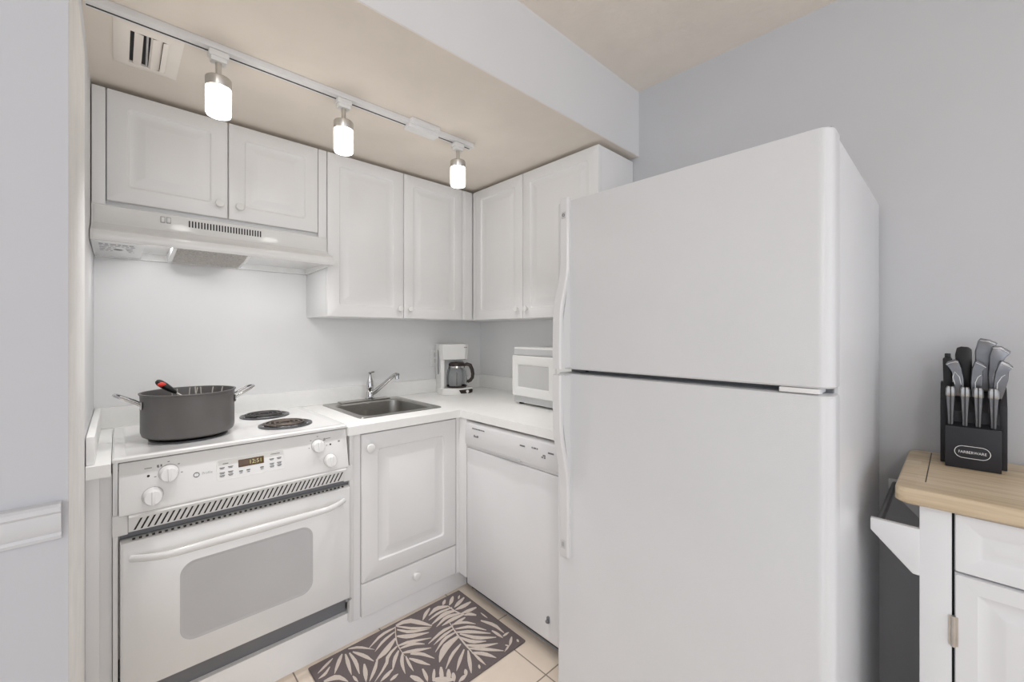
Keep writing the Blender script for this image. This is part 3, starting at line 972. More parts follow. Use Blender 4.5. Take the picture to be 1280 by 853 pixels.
# ================================================================== CEILING TRACK AND LAMPS
t = thing('track_rail', 'white ceiling track rail along the soffit, holding three lamps', 'track light', (-1.33, -0.80, 2.165))
TY = -0.797
mb = MB().box(-1.970, -0.700, TY - .018, TY + .020, 2.1655, 2.1848, bev=.0015)
part('rail', mb, 'trimw', t)
part('slot', MB().box(-1.968, -0.702, TY + .0050, TY + .0105, 2.1645, 2.1662), 'dark', t)
part('end_cap', MB().box(-0.7035, -0.694, TY - .0185, TY + .0205, 2.164, 2.1848, bev=.002), 'plastic', t)
part('feed_box', MB().box(-1.030, -0.895, TY - .040, TY + .030, 2.166, 2.1849, bev=.003).box(-1.035, -0.890, TY - .022, TY + .024, 2.150, 2.168, bev=.003), 'trimw', t)
lamps = []
labs = ['largest, leftmost of the three lit track lamps, above the short cabinet', 'middle lit track lamp with frosted white glass shade',
        'smallest, rightmost of the three lit track lamps, near the rail end']
for i, (lx, lb) in enumerate(zip((-1.680, -1.295, -0.774), labs)):
    if i == 0:
        l0 = thing('track_lamp', lb, 'lamp', (lx, TY, 2.165), BACK, 'lit lamps on the ceiling track')
        part('adapter', MB().box(lx - .026, lx + .026, TY - .016, TY + .016, 2.146, 2.1646, bev=.003).box(lx - .021, lx + .021, TY - .014, TY + .014, 2.132, 2.147, bev=.003), 'plastic', l0)
        part('stem', MB().lathe([(.008, 0), (.008, .048)], (lx, TY, 2.0845), 16), 'nickel', l0)
        part('cap', MB().lathe([(.0335, 0), (.0345, .002), (.0345, .028), (.0325, .031), (.010, .032)], (lx, TY, 2.0535), 32), 'nickel', l0)
        part('glass_shade', MB().lathe([(.026, .0), (.031, .002), (.0335, .008), (.0335, .084)], (lx, TY, 1.9690), 32), 'glow', l0)
    else:
        c = l0.copy()
        COL.objects.link(c)
        c.location.x += lx + 1.680
        c['label'] = lb
        ROOT[c.name] = Vector((lx, TY, 2.165))
        for ch in list(l0.children):
            k = ch.copy()
            COL.objects.link(k)
            k.parent = c

for lx in (-1.680, -1.295, -0.774):
    sd = bpy.data.lights.new('track_lamp_beam', 'SPOT')
    sd.energy, sd.color, sd.spot_size, sd.spot_blend, sd.shadow_soft_size = L_SPOT, (1.0, .99, 1.0), math.radians(106), 0.9, .03
    so = bpy.data.objects.new('track_lamp_beam', sd)
    COL.objects.link(so)
    so.location = (lx, TY, 1.960)

# ================================================================== CEILING VENT
t = thing('ceiling_vent', 'square white ceiling vent with open slats beside the track', 'vent', (-1.83, -0.62, 2.18))
VX0, VX1, VY0, VY1 = -1.918, -1.758, -0.755, -0.486
lo = [(0, 2.1848), (.001, 2.1825), (.012, 2.179), (.028, 2.1765), (.034, 2.1775), (.035, 2.1842)]
part('frame', MB().rings([rrect_xy(VX0 + g, VX1 - g, VY0 + g, VY1 - g, .003, z) for g, z in lo], False, False), 'cream', t)
part('duct_opening', MB().box(-1.882, -1.786, -0.722, -0.522, 2.1836, 2.1846), 'dark', t)
# plain cover pieces around the opening, then four unevenly opened slats
cv = MB().box(VX0 + .030, -1.880, VY0 + .030, VY1 - .030, 2.1768, 2.1840).box(-1.788, VX1 - .030, VY0 + .030, VY1 - .030, 2.1768, 2.1840)
cv.box(-1.881, -1.787, VY0 + .030, -0.718, 2.1768, 2.1840).box(-1.881, -1.787, -0.526, VY1 - .030, 2.1768, 2.1840)
part('cover_plate', cv, 'cream', t)
for x0, x1, z0, z1 in ((-1.871, -1.851, 2.1775, 2.1735), (-1.834, -1.829, 2.1775, 2.1735), (-1.829, -1.8065, 2.1735, 2.1790), (-1.8055, -1.787, 2.1725, 2.1800)):
    part('slat', MB().prism([(x0, z0), (x1, z1), (x1, z1 + .0016), (x0, z0 + .0016)], 'y', -0.717, -0.527), 'cream', t)
part('damper_rod', MB().tube([(-1.842, -0.716, 2.181), (-1.838, -0.528, 2.181)], .003, 8), 'greyplastic', t)

# ================================================================== WALL OUTLET behind the coffee maker
t = thing('wall_outlet', 'white wall outlet plate partly hidden behind the coffee maker', 'outlet', (-0.378, -0.004, 1.135))
mb = MB()
panel(mb, -0.414, -0.342, 1.078, 1.193, [(0, -.003, .004), (.003, -.006, .004)], -.0004)
part('plate', mb, 'plastic', t)
for z in (1.100, 1.142):
    part('socket', MB().box(-0.393, -0.363, -.0075, -.005, z, z + .028, bev=.001), 'greyplastic', t)

# ================================================================== KITCHEN CART (right-wall frame)
t = thing('kitchen_cart', 'white kitchen cart with butcher-block top against the right wall', 'cart', (2.60, -0.25, 0), RIGHT)
CX0, CX1 = 2.254, 2.954
mb = MB()
mb.rings([rrect_xy(CX0 + g, CX1 - g, -.495 + g, -.012 - g * .3, .022, z, 6) for g, z in ((.006, .8785), (.0, .884), (0, .912), (.003, .917), (.008, .9185))])
tp = part('worktop', mb, 'wood', t)
part('end_groove', MB().box(2.3055, 2.3075, -.410, -.030, .9178, .9188), 'brown', tp)
for x0 in (2.298, 2.855):
    for y0 in (-.471, -.085):
        part('corner_post', MB().box(x0, x0 + .055, y0, y0 + .055, 0.0, .8782, bev=.002), 'cart', t)
part('side_panel', MB().box(2.303, 2.318, -.416, -.084, .08, .878), 'cart', t)
part('side_panel', MB().box(2.890, 2.905, -.416, -.084, .08, .878), 'cart', t)
part('back_panel', MB().box(2.352, 2.856, -.050, -.035, .08, .878), 'cart', t)
part('inner_frame', MB().box(2.352, 2.856, -.452, -.440, .08, .878), 'dark', t)
mb = MB()
panel(mb, 2.3575, 2.8505, .7375, .874, [(0, -.466, .002), (.002, -.4725, .003), (.032, -.473, .003), (.040, -.468, .003), (.046, -.4665, .003), (.062, -.4705, .003)], -.452)
dw = part('drawer_front', mb, 'cart', t)
part('knob', knob_mb(2.604, -.470, .806), 'chrome', dw)
mb = MB()
panel(mb, 2.3575, 2.8505, .09, .7325, [(0, -.466, .002), (.002, -.4725, .003), (.036, -.473, .003), (.044, -.467, .003), (.060, -.4655, .003), (.075, -.4705, .003), (.08, -.471, .003)], -.452)
dd = part('door', mb, 'cart', t)
m = MB().lathe([(.0045, 0), (.0045, .072)], (2.3555, -.4745, .560), 10)
m.box(2.3478, 2.3525, -.4735, -.4705, .562, .630).box(2.3580, 2.3635, -.4745, -.470, .562, .630)
for z in (.5845, .596, .608):
    m.lathe([(.0049, 0), (.0049, .0015)], (2.3555, -.4745, z), 10)
part('hinge', m, 'nickel', dd, 'small metal butt hinge')
# side towel rack: two tapered brackets, a bar and a slanted back
br = [(2.2985, .702), (2.2985, .816), (2.206, .816), (2.206, .786), (2.286, .702)]
rk = part('towel_rack', MB().prism([(p[0], p[1]) for p in br], 'y', -.474, -.458, bev=.002), 'cart', t)
part('bracket', MB().prism([(p[0], p[1]) for p in br], 'y', -.052, -.036, bev=.002), 'cart', rk)
part('rail', MB().tube([(2.222, -.459, .803), (2.222, -.051, .803)], .008, 12), 'pewter', rk)
part('rack_floor', MB().prism([(2.2975, .715), (2.2975, .724), (2.284, .724), (2.284, .715)], 'y', -.457, -.053), 'cart', rk)

# ================================================================== KNIFE BLOCK
t = thing('knife_block', 'black slanted knife block on the wooden cart top', 'knife block', (2.392, -.12, .919), RIGHT)
mb = MB().prism([(-.176, .919), (-.176, 1.034), (-.150, 1.044), (-.150, 1.075), (-.075, 1.150), (-.060, 1.150), (-.060, .919)], 'x', 2.342, 2.442)
mb.prism([(-.135, .9195), (-.135, 1.105), (-.105, 1.152), (-.058, 1.152), (-.058, .9195)], 'x', 2.3275, 2.3425, bev=.002)
mb.prism([(-.135, .9195), (-.135, 1.095), (-.105, 1.147), (-.058, 1.147), (-.058, .9195)], 'x', 2.4415, 2.4565, bev=.002)
part('body', mb, 'block', t)
part('front_plate', MB().box(2.338, 2.444, -.182, -.1755, .9195, 1.035, bev=.002), 'block', t)
m = MB()
oc = []
for rr in (.0172, .0158):
    oc.append([(p[0], -.1825, p[2]) for p in rrect(2.3905 - .033 - (rr - .0158), 2.3905 + .033 + (rr - .0158), .966 - rr, .966 + rr, rr, 0, 8)])
oc2 = [[(p[0], -.1817, p[2]) for p in l] for l in oc]
m.rings([oc[0], oc[1], oc2[1], oc2[0], oc[0]], False, False)
part('logo_outline', m, 'white', t)
part('lettering', MB().text('FARBERWARE', .0100, (2.3905, -.1822, .9655), depth=.0004, sx=.86), 'white', t)

GRP = 'steak knives in the front row of the block'
spos = ['leftmost', 'second from left', 'third from left', 'rightmost']
for i, sxp in enumerate((2.349, 2.377, 2.402, 2.430)):
    lb = '%s of the four short steel steak knives in the block front row' % spos[i]
    if i == 0:
        k0 = thing('steak_knife', lb, 'knife', (sxp, -.160, 1.0365), RIGHT, GRP)
        lp = lambda z, w, y0, y1: [(sxp - w, y0, z), (sxp - w * .85, y1, z), (sxp + w * .85, y1, z), (sxp + w, y0, z), (sxp + w * .85, y0 + .012, z), (sxp - w * .85, y0 + .012, z)]
        m = MB()
        for s in (-1, 1):
            def q(z, w, yf):
                a, b = (sxp + s * .0012, sxp + s * w)
                return [(a, yf + .016, z), (a, yf, z), (b - s * w * .2, yf, z), (b, yf + .004, z), (b, yf + .016, z)]
            m.rings([q(1.0365, .0055, -.168), q(1.060, .0060, -.170), q(1.105, .0083, -.172), q(1.119, .0092, -.173)])
        part('handle', m, 'pewter', k0)
        m = MB()
        for s in (-1, 1):
            def q2(z, w, yf):
                a, b = (sxp + s * .0012, sxp + s * w)
                return [(a, yf + .016, z), (a, yf, z), (b - s * w * .3, yf, z), (b, yf + .004, z), (b, yf + .016, z)]
            m.rings([q2(1.119, .0096, -.175), q2(1.122, .0103, -.1765), q2(1.139, .0100, -.1765), q2(1.1455, .0072, -.1745)])
        part('butt_cap', m, 'silver', k0, 'bright steel butt cap')
        part('tang', MB().box(sxp - .0012, sxp + .0012, -.1765, -.159, 1.0365, 1.143), 'black', k0)
    else:
        c = k0.copy()
        COL.objects.link(c)
        c.location = Matrix.Rotation(RIGHT, 3, 'Z') @ Vector((sxp, -.160, 1.0365))
        c['label'] = lb
        for ch in list(k0.children):
            k = ch.copy()
            COL.objects.link(k)
            k.parent = c


def chef_handle(name, label, pts, rim, y0, y1, base, cat='knife', group='large grey-handled knives in the block', line=None):
    """a shaped grey handle: outline pts (frame x, z) between depths y0 and y1, rim = butt edge polyline"""
    t = thing(name, label, cat, base, RIGHT, group)
    n = len(pts)
    cxm, czm = sum(p[0] for p in pts) / n, sum(p[1] for p in pts) / n
    sh = lambda f, y: [(cxm + (p[0] - cxm) * f, y, czm + (p[1] - czm) * (1 - (1 - f) * .5)) for p in pts]
    m = MB().rings([sh(.93, y1), sh(1.0, y1 - .004), sh(1.0, y0 + .004), sh(.94, y0 + .001), sh(.86, y0)])
    part('handle', m, 'pewter', t)
    part('rim_inlay', MB().tube([(p[0], y0 - .0008, p[1]) for p in rim], .0008, 6), 'white', t, 'pale inlay line along the butt')
    if line:
        part('scale_edge', MB().tube([(p[0], y0 - .0010, p[1]) for p in line], .0009, 6), 'white', t, 'pale curved inlay line')
    return t


S = lambda x, z, pts: [(x + a, z + b) for a, b in pts]
# three handles of the middle row (frame x, z), traced as shapes about their foot
chef_handle('chef_knife', 'grey-handled knife at left of the block middle row', [(2.357, 1.115), (2.356, 1.150), (2.351, 1.185), (2.345, 1.198), (2.338, 1.207), (2.343, 1.216), (2.357, 1.222), (2.364, 1.219), (2.371, 1.196), (2.375, 1.165), (2.375, 1.115)],
            [(2.340, 1.206), (2.347, 1.211), (2.358, 1.215), (2.364, 1.214)], -.138, -.118, (2.366, -.128, 1.115),
            line=[(2.3575, 1.150), (2.353, 1.170), (2.357, 1.186), (2.366, 1.172), (2.370, 1.150)])
chef_handle('chef_knife', 'grey-handled knife at centre of the block middle row', [(2.390, 1.115), (2.388, 1.155), (2.390, 1.195), (2.396, 1.218), (2.400, 1.222), (2.411, 1.215), (2.419, 1.204), (2.411, 1.192), (2.412, 1.170), (2.411, 1.150), (2.406, 1.115)],
            [(2.398, 1.215), (2.408, 1.209), (2.4175, 1.2015)], -.138, -.118, (2.400, -.128, 1.115),
            line=[(2.397, 1.140), (2.397, 1.158), (2.402, 1.174), (2.408, 1.180)])
chef_handle('chef_knife', 'grey-handled knife at right of the block middle row', [(2.430, 1.115), (2.430, 1.150), (2.434, 1.190), (2.442, 1.219), (2.446, 1.223), (2.459, 1.216), (2.467, 1.206), (2.459, 1.193), (2.458, 1.170), (2.453, 1.145), (2.446, 1.115)],
            [(2.444, 1.216), (2.456, 1.209), (2.4655, 1.202)], -.138, -.118, (2.440, -.128, 1.115),
            line=[(2.437, 1.135), (2.438, 1.160), (2.446, 1.178), (2.452, 1.184)])
chef_handle('chef_knife', 'tallest grey-handled knife at the back of the block', [(2.402, 1.13), (2.398, 1.19), (2.397, 1.245), (2.403, 1.276), (2.408, 1.284), (2.424, 1.280), (2.440, 1.270), (2.437, 1.262), (2.430, 1.245), (2.428, 1.20), (2.424, 1.13)],
            [(2.407, 1.2775), (2.422, 1.274), (2.436, 1.266)], -.104, -.084, (2.413, -.094, 1.13))
chef_handle('chef_knife', 'second tallest grey-handled knife, back right of the block', [(2.424, 1.12), (2.421, 1.18), (2.424, 1.235), (2.431, 1.263), (2.446, 1.262), (2.463, 1.248), (2.462, 1.242), (2.452, 1.227), (2.447, 1.20), (2.446, 1.12)],
            [(2.430, 1.257), (2.445, 1.2545), (2.459, 1.244)], -.122, -.106, (2.434, -.114, 1.12),
            line=[(2.432, 1.145), (2.431, 1.175), (2.437, 1.200), (2.444, 1.212)])
m = MB().prism([(2.360, 1.13), (2.3575, 1.235), (2.361, 1.255), (2.370, 1.259), (2.384, 1.258), (2.391, 1.251), (2.393, 1.13)], 'y', -.104, -.082, bev=.003)
single('kitchen_shears', m, 'black', 'wide black flat-topped handle at the back of the block', 'shears', (2.376, -.09, 1.13), RIGHT)
m = MB().prism([(2.334, 1.12), (2.332, 1.222), (2.335, 1.226), (2.349, 1.226), (2.352, 1.222), (2.352, 1.12)], 'y', -.112, -.092, bev=.002)
m.box(2.336, 2.349, -.108, -.096, 1.225, 1.238, bev=.002)
single('sharpening_steel', m, 'black', 'narrow black handle at the far left of the block', 'sharpener', (2.342, -.1, 1.12), RIGHT)

# ================================================================== RUG
LEAVES = [[-1286,-663,-1302,-668,-1316,-674,-1330,-682,-1343,-691,-1355,-700,-1355,-702,-1341,-698,-1328,-693,-1315,-687,-1300,-678,-1286,-667],[-1310,-698,-1321,-705,-1332,-713,-1342,-718,-1352,-723,-1362,-728,-1362,-730,-1351,-731,-1340,-731,-1329,-725,-1319,-714,-1309,-702],[-1251,-665,-1264,-675,-1276,-687,-1288,-704,-1300,-724,-1310,-746,-1309,-747,-1295,-733,-1281,-718,-1269,-703,-1259,-688,-1249,-671],[-1243,-676,-1250,-698,-1257,-721,-1261,-745,-1264,-770,-1265,-796,-1264,-796,-1256,-773,-1249,-749,-1243,-726,-1240,-702,-1238,-678],[-1229,-682,-1232,-711,-1234,-737,-1237,-762,-1240,-786,-1242,-811,-1240,-812,-1232,-789,-1224,-765,-1220,-737,-1221,-709,-1224,-681],[-1216,-688,-1208,-714,-1199,-737,-1191,-757,-1183,-774,-1175,-791,-1173,-789,-1176,-768,-1179,-746,-1187,-724,-1199,-703,-1213,-683],[-1222,-660,-1209,-670,-1195,-680,-1180,-695,-1162,-715,-1144,-736,-1144,-735,-1159,-709,-1174,-684,-1190,-667,-1206,-660,-1221,-656],[-1209,-776,-1218,-792,-1226,-809,-1232,-826,-1236,-844,-1239,-863,-1238,-865,-1228,-851,-1219,-835,-1212,-818,-1208,-799,-1205,-779],[-1265,-805,-1266,-814,-1267,-822,-1266,-830,-1263,-837,-1260,-844,-1259,-844,-1258,-835,-1257,-827,-1257,-819,-1259,-811,-1262,-803],[-1352,-760,-1334,-769,-1318,-777,-1307,-786,-1298,-801,-1287,-818,-1285,-817,-1289,-792,-1297,-767,-1312,-752,-1332,-750,-1351,-751],[-1021,-672,-1047,-668,-1073,-667,-1101,-675,-1129,-692,-1157,-710,-1156,-712,-1129,-701,-1101,-689,-1074,-682,-1049,-680,-1022,-677],[-1036,-695,-1060,-698,-1084,-703,-1107,-713,-1129,-729,-1149,-746,-1149,-747,-1127,-737,-1106,-726,-1084,-717,-1060,-709,-1036,-700],[-1054,-731,-1080,-741,-1104,-752,-1126,-764,-1147,-777,-1167,-792,-1166,-795,-1146,-793,-1124,-790,-1101,-779,-1077,-761,-1053,-740],[-1158,-785,-1172,-801,-1186,-817,-1200,-833,-1215,-851,-1229,-870,-1229,-872,-1211,-860,-1194,-846,-1179,-829,-1167,-810,-1155,-789],[-1070,-777,-1103,-788,-1130,-804,-1143,-826,-1174,-854,-1215,-885,-1215,-887,-1172,-863,-1138,-839,-1124,-818,-1102,-801,-1069,-784],[-1077,-804,-1092,-813,-1107,-824,-1120,-840,-1132,-861,-1143,-882,-1142,-884,-1127,-869,-1113,-853,-1100,-839,-1088,-826,-1075,-810],[-1140,-875,-1152,-876,-1165,-879,-1177,-883,-1188,-890,-1199,-898,-1199,-900,-1187,-900,-1175,-898,-1163,-895,-1152,-888,-1140,-881],[-1072,-827,-1086,-842,-1098,-859,-1107,-881,-1112,-906,-1115,-930,-1114,-931,-1105,-909,-1096,-887,-1087,-868,-1078,-851,-1069,-831],[-1071,-853,-1078,-871,-1083,-888,-1086,-906,-1086,-924,-1086,-940,-1084,-940,-1080,-923,-1076,-907,-1073,-890,-1070,-872,-1068,-854],[-1170,-922,-1163,-923,-1156,-923,-1149,-922,-1142,-918,-1134,-913,-1134,-911,-1142,-909,-1149,-908,-1156,-910,-1163,-913,-1170,-917],[-1019,-668,-1039,-706,-1056,-741,-1066,-772,-1071,-810,-1073,-851,-1072,-850,-1068,-810,-1061,-773,-1051,-744,-1036,-709,-1017,-669],[-1016,-672,-984,-679,-958,-696,-938,-728,-918,-754,-900,-777,-897,-775,-907,-742,-921,-707,-943,-670,-977,-657,-1013,-662],[-1016,-674,-997,-705,-978,-734,-955,-755,-930,-769,-904,-781,-904,-780,-926,-761,-948,-742,-970,-721,-991,-695,-1013,-669],[-1024,-695,-1014,-719,-1001,-742,-979,-760,-948,-774,-914,-786,-913,-784,-943,-764,-972,-745,-992,-727,-1006,-708,-1021,-690],[-1044,-732,-1033,-751,-1020,-768,-997,-783,-965,-794,-931,-804,-930,-801,-959,-780,-987,-761,-1008,-746,-1024,-735,-1040,-725],[-1065,-784,-1049,-792,-1031,-799,-1007,-810,-975,-824,-941,-838,-941,-836,-971,-815,-1001,-795,-1026,-783,-1045,-780,-1064,-778],[-1066,-804,-1047,-811,-1029,-817,-1012,-826,-997,-837,-981,-849,-979,-847,-991,-829,-1005,-812,-1023,-802,-1044,-799,-1065,-798],[-1072,-832,-1057,-844,-1042,-855,-1022,-866,-998,-876,-972,-886,-971,-884,-993,-867,-1015,-850,-1035,-839,-1052,-831,-1070,-826],[-1052,-858,-1041,-872,-1029,-885,-1018,-901,-1006,-922,-993,-943,-992,-941,-999,-915,-1007,-890,-1020,-871,-1034,-860,-1049,-853],[-1068,-875,-1062,-894,-1056,-912,-1047,-929,-1036,-945,-1024,-959,-1022,-958,-1029,-937,-1035,-917,-1044,-900,-1053,-885,-1064,-871],[-1109,-955,-1107,-969,-1105,-983,-1099,-994,-1092,-1003,-1084,-1012,-1082,-1010,-1083,-996,-1084,-982,-1089,-969,-1095,-959,-1103,-950],[-1106,-956,-1105,-968,-1104,-980,-1100,-989,-1094,-998,-1088,-1005,-1086,-1004,-1086,-992,-1087,-980,-1090,-970,-1095,-961,-1101,-953],[-1057,-954,-1063,-970,-1068,-985,-1071,-997,-1072,-1008,-1073,-1020,-1072,-1020,-1065,-1011,-1059,-1001,-1055,-987,-1053,-972,-1052,-955],[-841,-664,-857,-669,-873,-676,-887,-687,-899,-701,-910,-716,-909,-718,-896,-711,-883,-703,-871,-694,-856,-683,-841,-670],[-771,-710,-787,-694,-806,-681,-829,-681,-852,-694,-874,-708,-874,-711,-853,-708,-833,-705,-816,-706,-797,-712,-776,-718],[-762,-732,-788,-724,-815,-718,-841,-719,-866,-726,-890,-734,-890,-736,-867,-735,-844,-733,-820,-733,-793,-736,-764,-738],[-763,-761,-780,-748,-800,-738,-828,-739,-863,-752,-896,-767,-896,-770,-864,-766,-832,-762,-808,-762,-788,-765,-768,-769],[-760,-791,-782,-777,-805,-766,-833,-767,-861,-780,-888,-794,-888,-796,-862,-791,-836,-785,-813,-786,-789,-792,-764,-798],[-748,-808,-772,-800,-796,-794,-820,-794,-844,-799,-866,-805,-867,-807,-846,-811,-826,-813,-803,-815,-778,-816,-751,-815],[-754,-663,-761,-665,-768,-668,-775,-673,-781,-681,-786,-690,-786,-692,-779,-691,-771,-689,-765,-684,-759,-677,-753,-669],[-712,-667,-724,-672,-734,-678,-744,-687,-754,-699,-764,-711,-763,-714,-751,-711,-740,-707,-729,-698,-719,-687,-710,-674],[-683,-684,-688,-686,-693,-688,-698,-692,-702,-698,-706,-704,-706,-705,-700,-704,-695,-702,-691,-698,-686,-693,-682,-687],[-676,-710,-694,-713,-712,-716,-728,-722,-742,-731,-755,-741,-756,-743,-743,-744,-730,-743,-714,-738,-696,-729,-677,-718],[-673,-759,-690,-755,-708,-753,-725,-752,-742,-754,-760,-757,-761,-760,-748,-768,-733,-774,-715,-776,-696,-773,-675,-767],[-678,-810,-693,-803,-708,-799,-724,-796,-741,-796,-758,-797,-759,-799,-746,-808,-732,-815,-717,-818,-699,-818,-681,-817],[-711,-853,-715,-839,-721,-826,-730,-818,-742,-816,-753,-817,-755,-819,-747,-827,-740,-833,-733,-841,-725,-849,-716,-858],[-759,-830,-770,-828,-782,-826,-794,-826,-806,-828,-819,-830,-819,-832,-809,-837,-799,-840,-787,-841,-774,-839,-760,-836],[-773,-711,-773,-738,-772,-765,-767,-788,-758,-809,-749,-828,-748,-827,-754,-805,-760,-784,-765,-761,-767,-736,-770,-710],[-832,-833,-813,-845,-795,-856,-780,-869,-766,-885,-752,-900,-751,-899,-760,-878,-771,-858,-787,-843,-808,-835,-829,-828],[-837,-866,-815,-881,-793,-896,-775,-915,-759,-938,-743,-962,-741,-960,-752,-932,-765,-904,-784,-883,-809,-871,-835,-861],[-846,-886,-830,-904,-813,-921,-792,-941,-768,-966,-742,-990,-740,-989,-760,-958,-781,-928,-801,-906,-822,-892,-842,-880],[-842,-903,-829,-935,-815,-965,-794,-989,-767,-1007,-740,-1024,-738,-1022,-760,-998,-782,-975,-802,-951,-819,-925,-837,-899],[-854,-919,-849,-944,-842,-969,-828,-988,-807,-1001,-785,-1012,-783,-1010,-800,-992,-816,-974,-828,-956,-838,-936,-849,-915],[-863,-971,-849,-994,-834,-1015,-812,-1033,-785,-1044,-757,-1055,-756,-1053,-779,-1035,-802,-1018,-822,-1001,-840,-983,-859,-966],[-864,-995,-847,-1019,-828,-1042,-809,-1063,-789,-1082,-768,-1101,-766,-1099,-782,-1075,-798,-1052,-817,-1030,-838,-1009,-860,-990],[-869,-1023,-858,-1041,-847,-1057,-837,-1073,-825,-1091,-813,-1108,-812,-1107,-816,-1084,-823,-1062,-834,-1044,-849,-1030,-865,-1018],[-865,-1024,-869,-1043,-871,-1061,-871,-1078,-869,-1093,-866,-1107,-865,-1106,-863,-1091,-861,-1076,-860,-1059,-861,-1041,-862,-1023],[-830,-837,-851,-832,-873,-828,-902,-833,-936,-844,-969,-857,-969,-859,-936,-854,-903,-848,-876,-845,-854,-844,-832,-842],[-837,-855,-861,-854,-886,-854,-910,-859,-933,-868,-956,-878,-956,-880,-934,-876,-911,-872,-888,-868,-864,-864,-838,-860],[-842,-878,-867,-874,-893,-872,-920,-881,-947,-898,-973,-916,-972,-918,-946,-906,-919,-895,-895,-888,-870,-886,-843,-883],[-850,-902,-889,-900,-925,-905,-954,-923,-975,-946,-990,-970,-989,-973,-968,-962,-946,-951,-923,-939,-892,-927,-852,-915],[-871,-948,-896,-954,-921,-962,-946,-976,-968,-995,-990,-1015,-989,-1017,-966,-1003,-942,-989,-919,-976,-895,-966,-871,-954],[-880,-982,-900,-994,-920,-1006,-937,-1020,-952,-1036,-966,-1052,-966,-1053,-949,-1043,-932,-1032,-915,-1019,-897,-1004,-878,-987],[-873,-999,-890,-1020,-905,-1041,-916,-1061,-925,-1080,-932,-1099,-930,-1100,-917,-1085,-904,-1068,-892,-1049,-880,-1026,-869,-1002],[-833,-815,-846,-866,-857,-919,-864,-976,-867,-1024,-869,-1066,-868,-1066,-863,-1023,-857,-975,-850,-918,-841,-865,-830,-815],[-724,-900,-716,-927,-708,-953,-703,-977,-701,-1002,-698,-1026,-696,-1026,-692,-999,-688,-970,-693,-943,-705,-919,-719,-896],[-729,-981,-729,-995,-729,-1008,-728,-1020,-725,-1033,-721,-1045,-720,-1044,-717,-1030,-716,-1016,-717,-1002,-720,-990,-725,-979],[-715,-1039,-708,-1042,-702,-1043,-695,-1043,-688,-1041,-680,-1039,-679,-1038,-685,-1035,-692,-1033,-699,-1032,-706,-1034,-713,-1036],[-690,-1064,-701,-1069,-711,-1075,-718,-1081,-725,-1088,-730,-1095,-730,-1097,-721,-1095,-713,-1091,-705,-1086,-696,-1077,-688,-1068],[-728,-1092,-736,-1094,-744,-1095,-752,-1098,-759,-1102,-767,-1106,-767,-1107,-759,-1106,-751,-1105,-744,-1103,-736,-1099,-728,-1095],[-742,-1082,-741,-1086,-740,-1090,-738,-1093,-735,-1096,-732,-1099,-732,-1098,-732,-1094,-733,-1090,-735,-1086,-737,-1083,-740,-1081],[-686,-1092,-689,-1096,-691,-1099,-691,-1102,-690,-1105,-688,-1108,-687,-1108,-684,-1104,-681,-1101,-681,-1098,-681,-1095,-683,-1091],[-887,-1087,-890,-1090,-893,-1093,-895,-1097,-895,-1101,-895,-1105,-894,-1106,-890,-1103,-887,-1100,-885,-1097,-884,-1093,-884,-1088],[-690,-858,-691,-868,-692,-878,-692,-887,-691,-896,-689,-905,-688,-905,-687,-895,-686,-885,-686,-875,-687,-866,-688,-857],[-1025,-986,-1033,-994,-1041,-1002,-1048,-1011,-1054,-1022,-1058,-1034,-1057,-1035,-1049,-1028,-1040,-1020,-1033,-1011,-1027,-1001,-1022,-989],[-1001,-994,-1011,-1005,-1020,-1016,-1026,-1028,-1031,-1042,-1035,-1056,-1033,-1057,-1023,-1048,-1014,-1038,-1007,-1026,-1001,-1013,-996,-998],[-985,-1023,-995,-1031,-1003,-1039,-1009,-1049,-1013,-1061,-1017,-1073,-1015,-1074,-1006,-1068,-997,-1060,-990,-1051,-985,-1040,-981,-1028],[-982,-1049,-989,-1054,-995,-1061,-999,-1069,-1001,-1078,-1002,-1087,-1000,-1088,-993,-1083,-987,-1077,-982,-1070,-979,-1061,-978,-1052],[-1058,-1028,-1049,-1044,-1038,-1058,-1025,-1069,-1010,-1077,-994,-1084,-992,-1082,-1001,-1065,-1011,-1049,-1023,-1036,-1038,-1027,-1053,-1020],[-939,-1068,-944,-1072,-949,-1077,-952,-1083,-953,-1089,-953,-1097,-952,-1097,-946,-1094,-941,-1089,-937,-1084,-935,-1078,-935,-1070],[-949,-1090,-957,-1088,-965,-1087,-973,-1089,-981,-1093,-989,-1098,-989,-1100,-982,-1102,-974,-1104,-966,-1103,-958,-1100,-950,-1096]]
mb = MB()
rx0, rx1, ry0, ry1 = -1.372, -0.658, -1.118, -0.645
mb.rings([rrect_xy(rx0 + g, rx1 - g, ry0 + g, ry1 - g, .006, z, 4) for g, z in ((0, .0005), (-.001, .004), (.002, .0075), (.006, .008))])


LZ = [0.0]


def add_leaf(pts):
    LZ[0] += 1.2e-5
    t = bmesh.new()
    a = [t.verts.new((x, y, .0079)) for x, y in pts]
    b = [t.verts.new((x, y, .0086 + LZ[0])) for x, y in pts]
    n = len(pts)
    h = n // 2
    for i in range(h - 1):
        t.faces.new((b[i], b[i + 1], b[n - 2 - i], b[n - 1 - i]))
    for i in range(n):
        t.faces.new((a[i], a[(i + 1) % n], b[(i + 1) % n], b[i]))
    bmesh.ops.recalc_face_normals(t, faces=t.faces)
    mb._merge(t, 1)


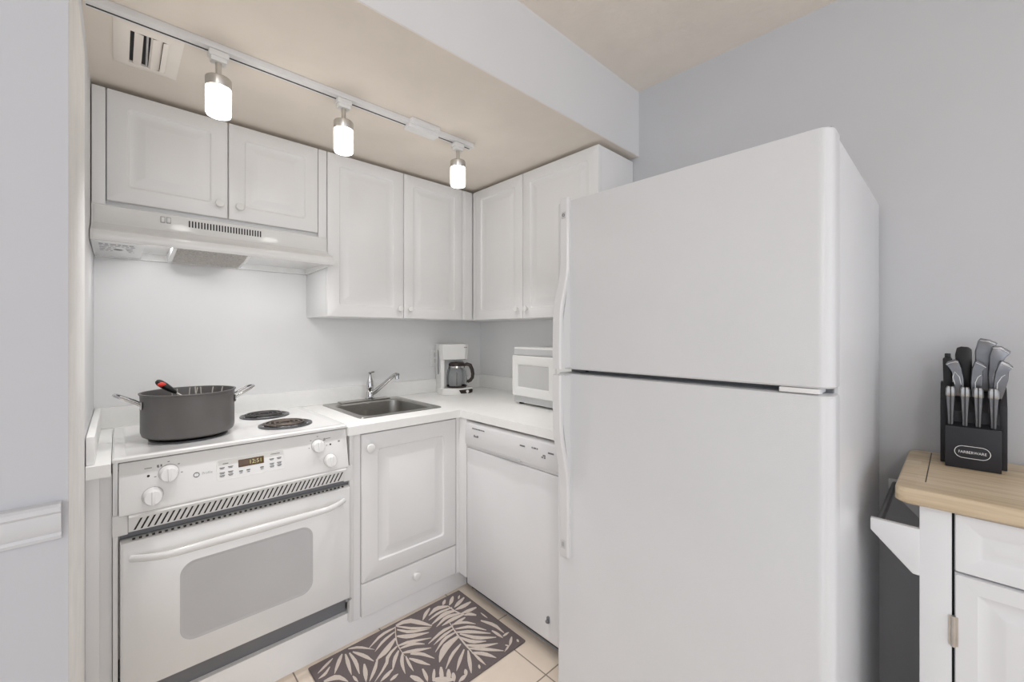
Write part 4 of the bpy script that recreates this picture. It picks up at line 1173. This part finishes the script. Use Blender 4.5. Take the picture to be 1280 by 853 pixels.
for L in LEAVES:
    pts = [(L[i] / 1000, L[i + 1] / 1000) for i in range(0, len(L), 2)]
    add_leaf(pts)
    # the pattern repeats, turned about the middle, over the corner of the rug nearest the room
    q = [(rx0 + rx1 - x, ry0 + ry1 - y) for x, y in pts]
    if all(x + .62 * y < -1.86 and x > rx0 + .01 and y > ry0 + .01 for x, y in q):
        add_leaf(q)
single('rug', mb, ['rug', 'leaf'], 'taupe rug with cream palm-leaf pattern on the tile floor', 'rug', (-1.0, -0.88, 0.0005))
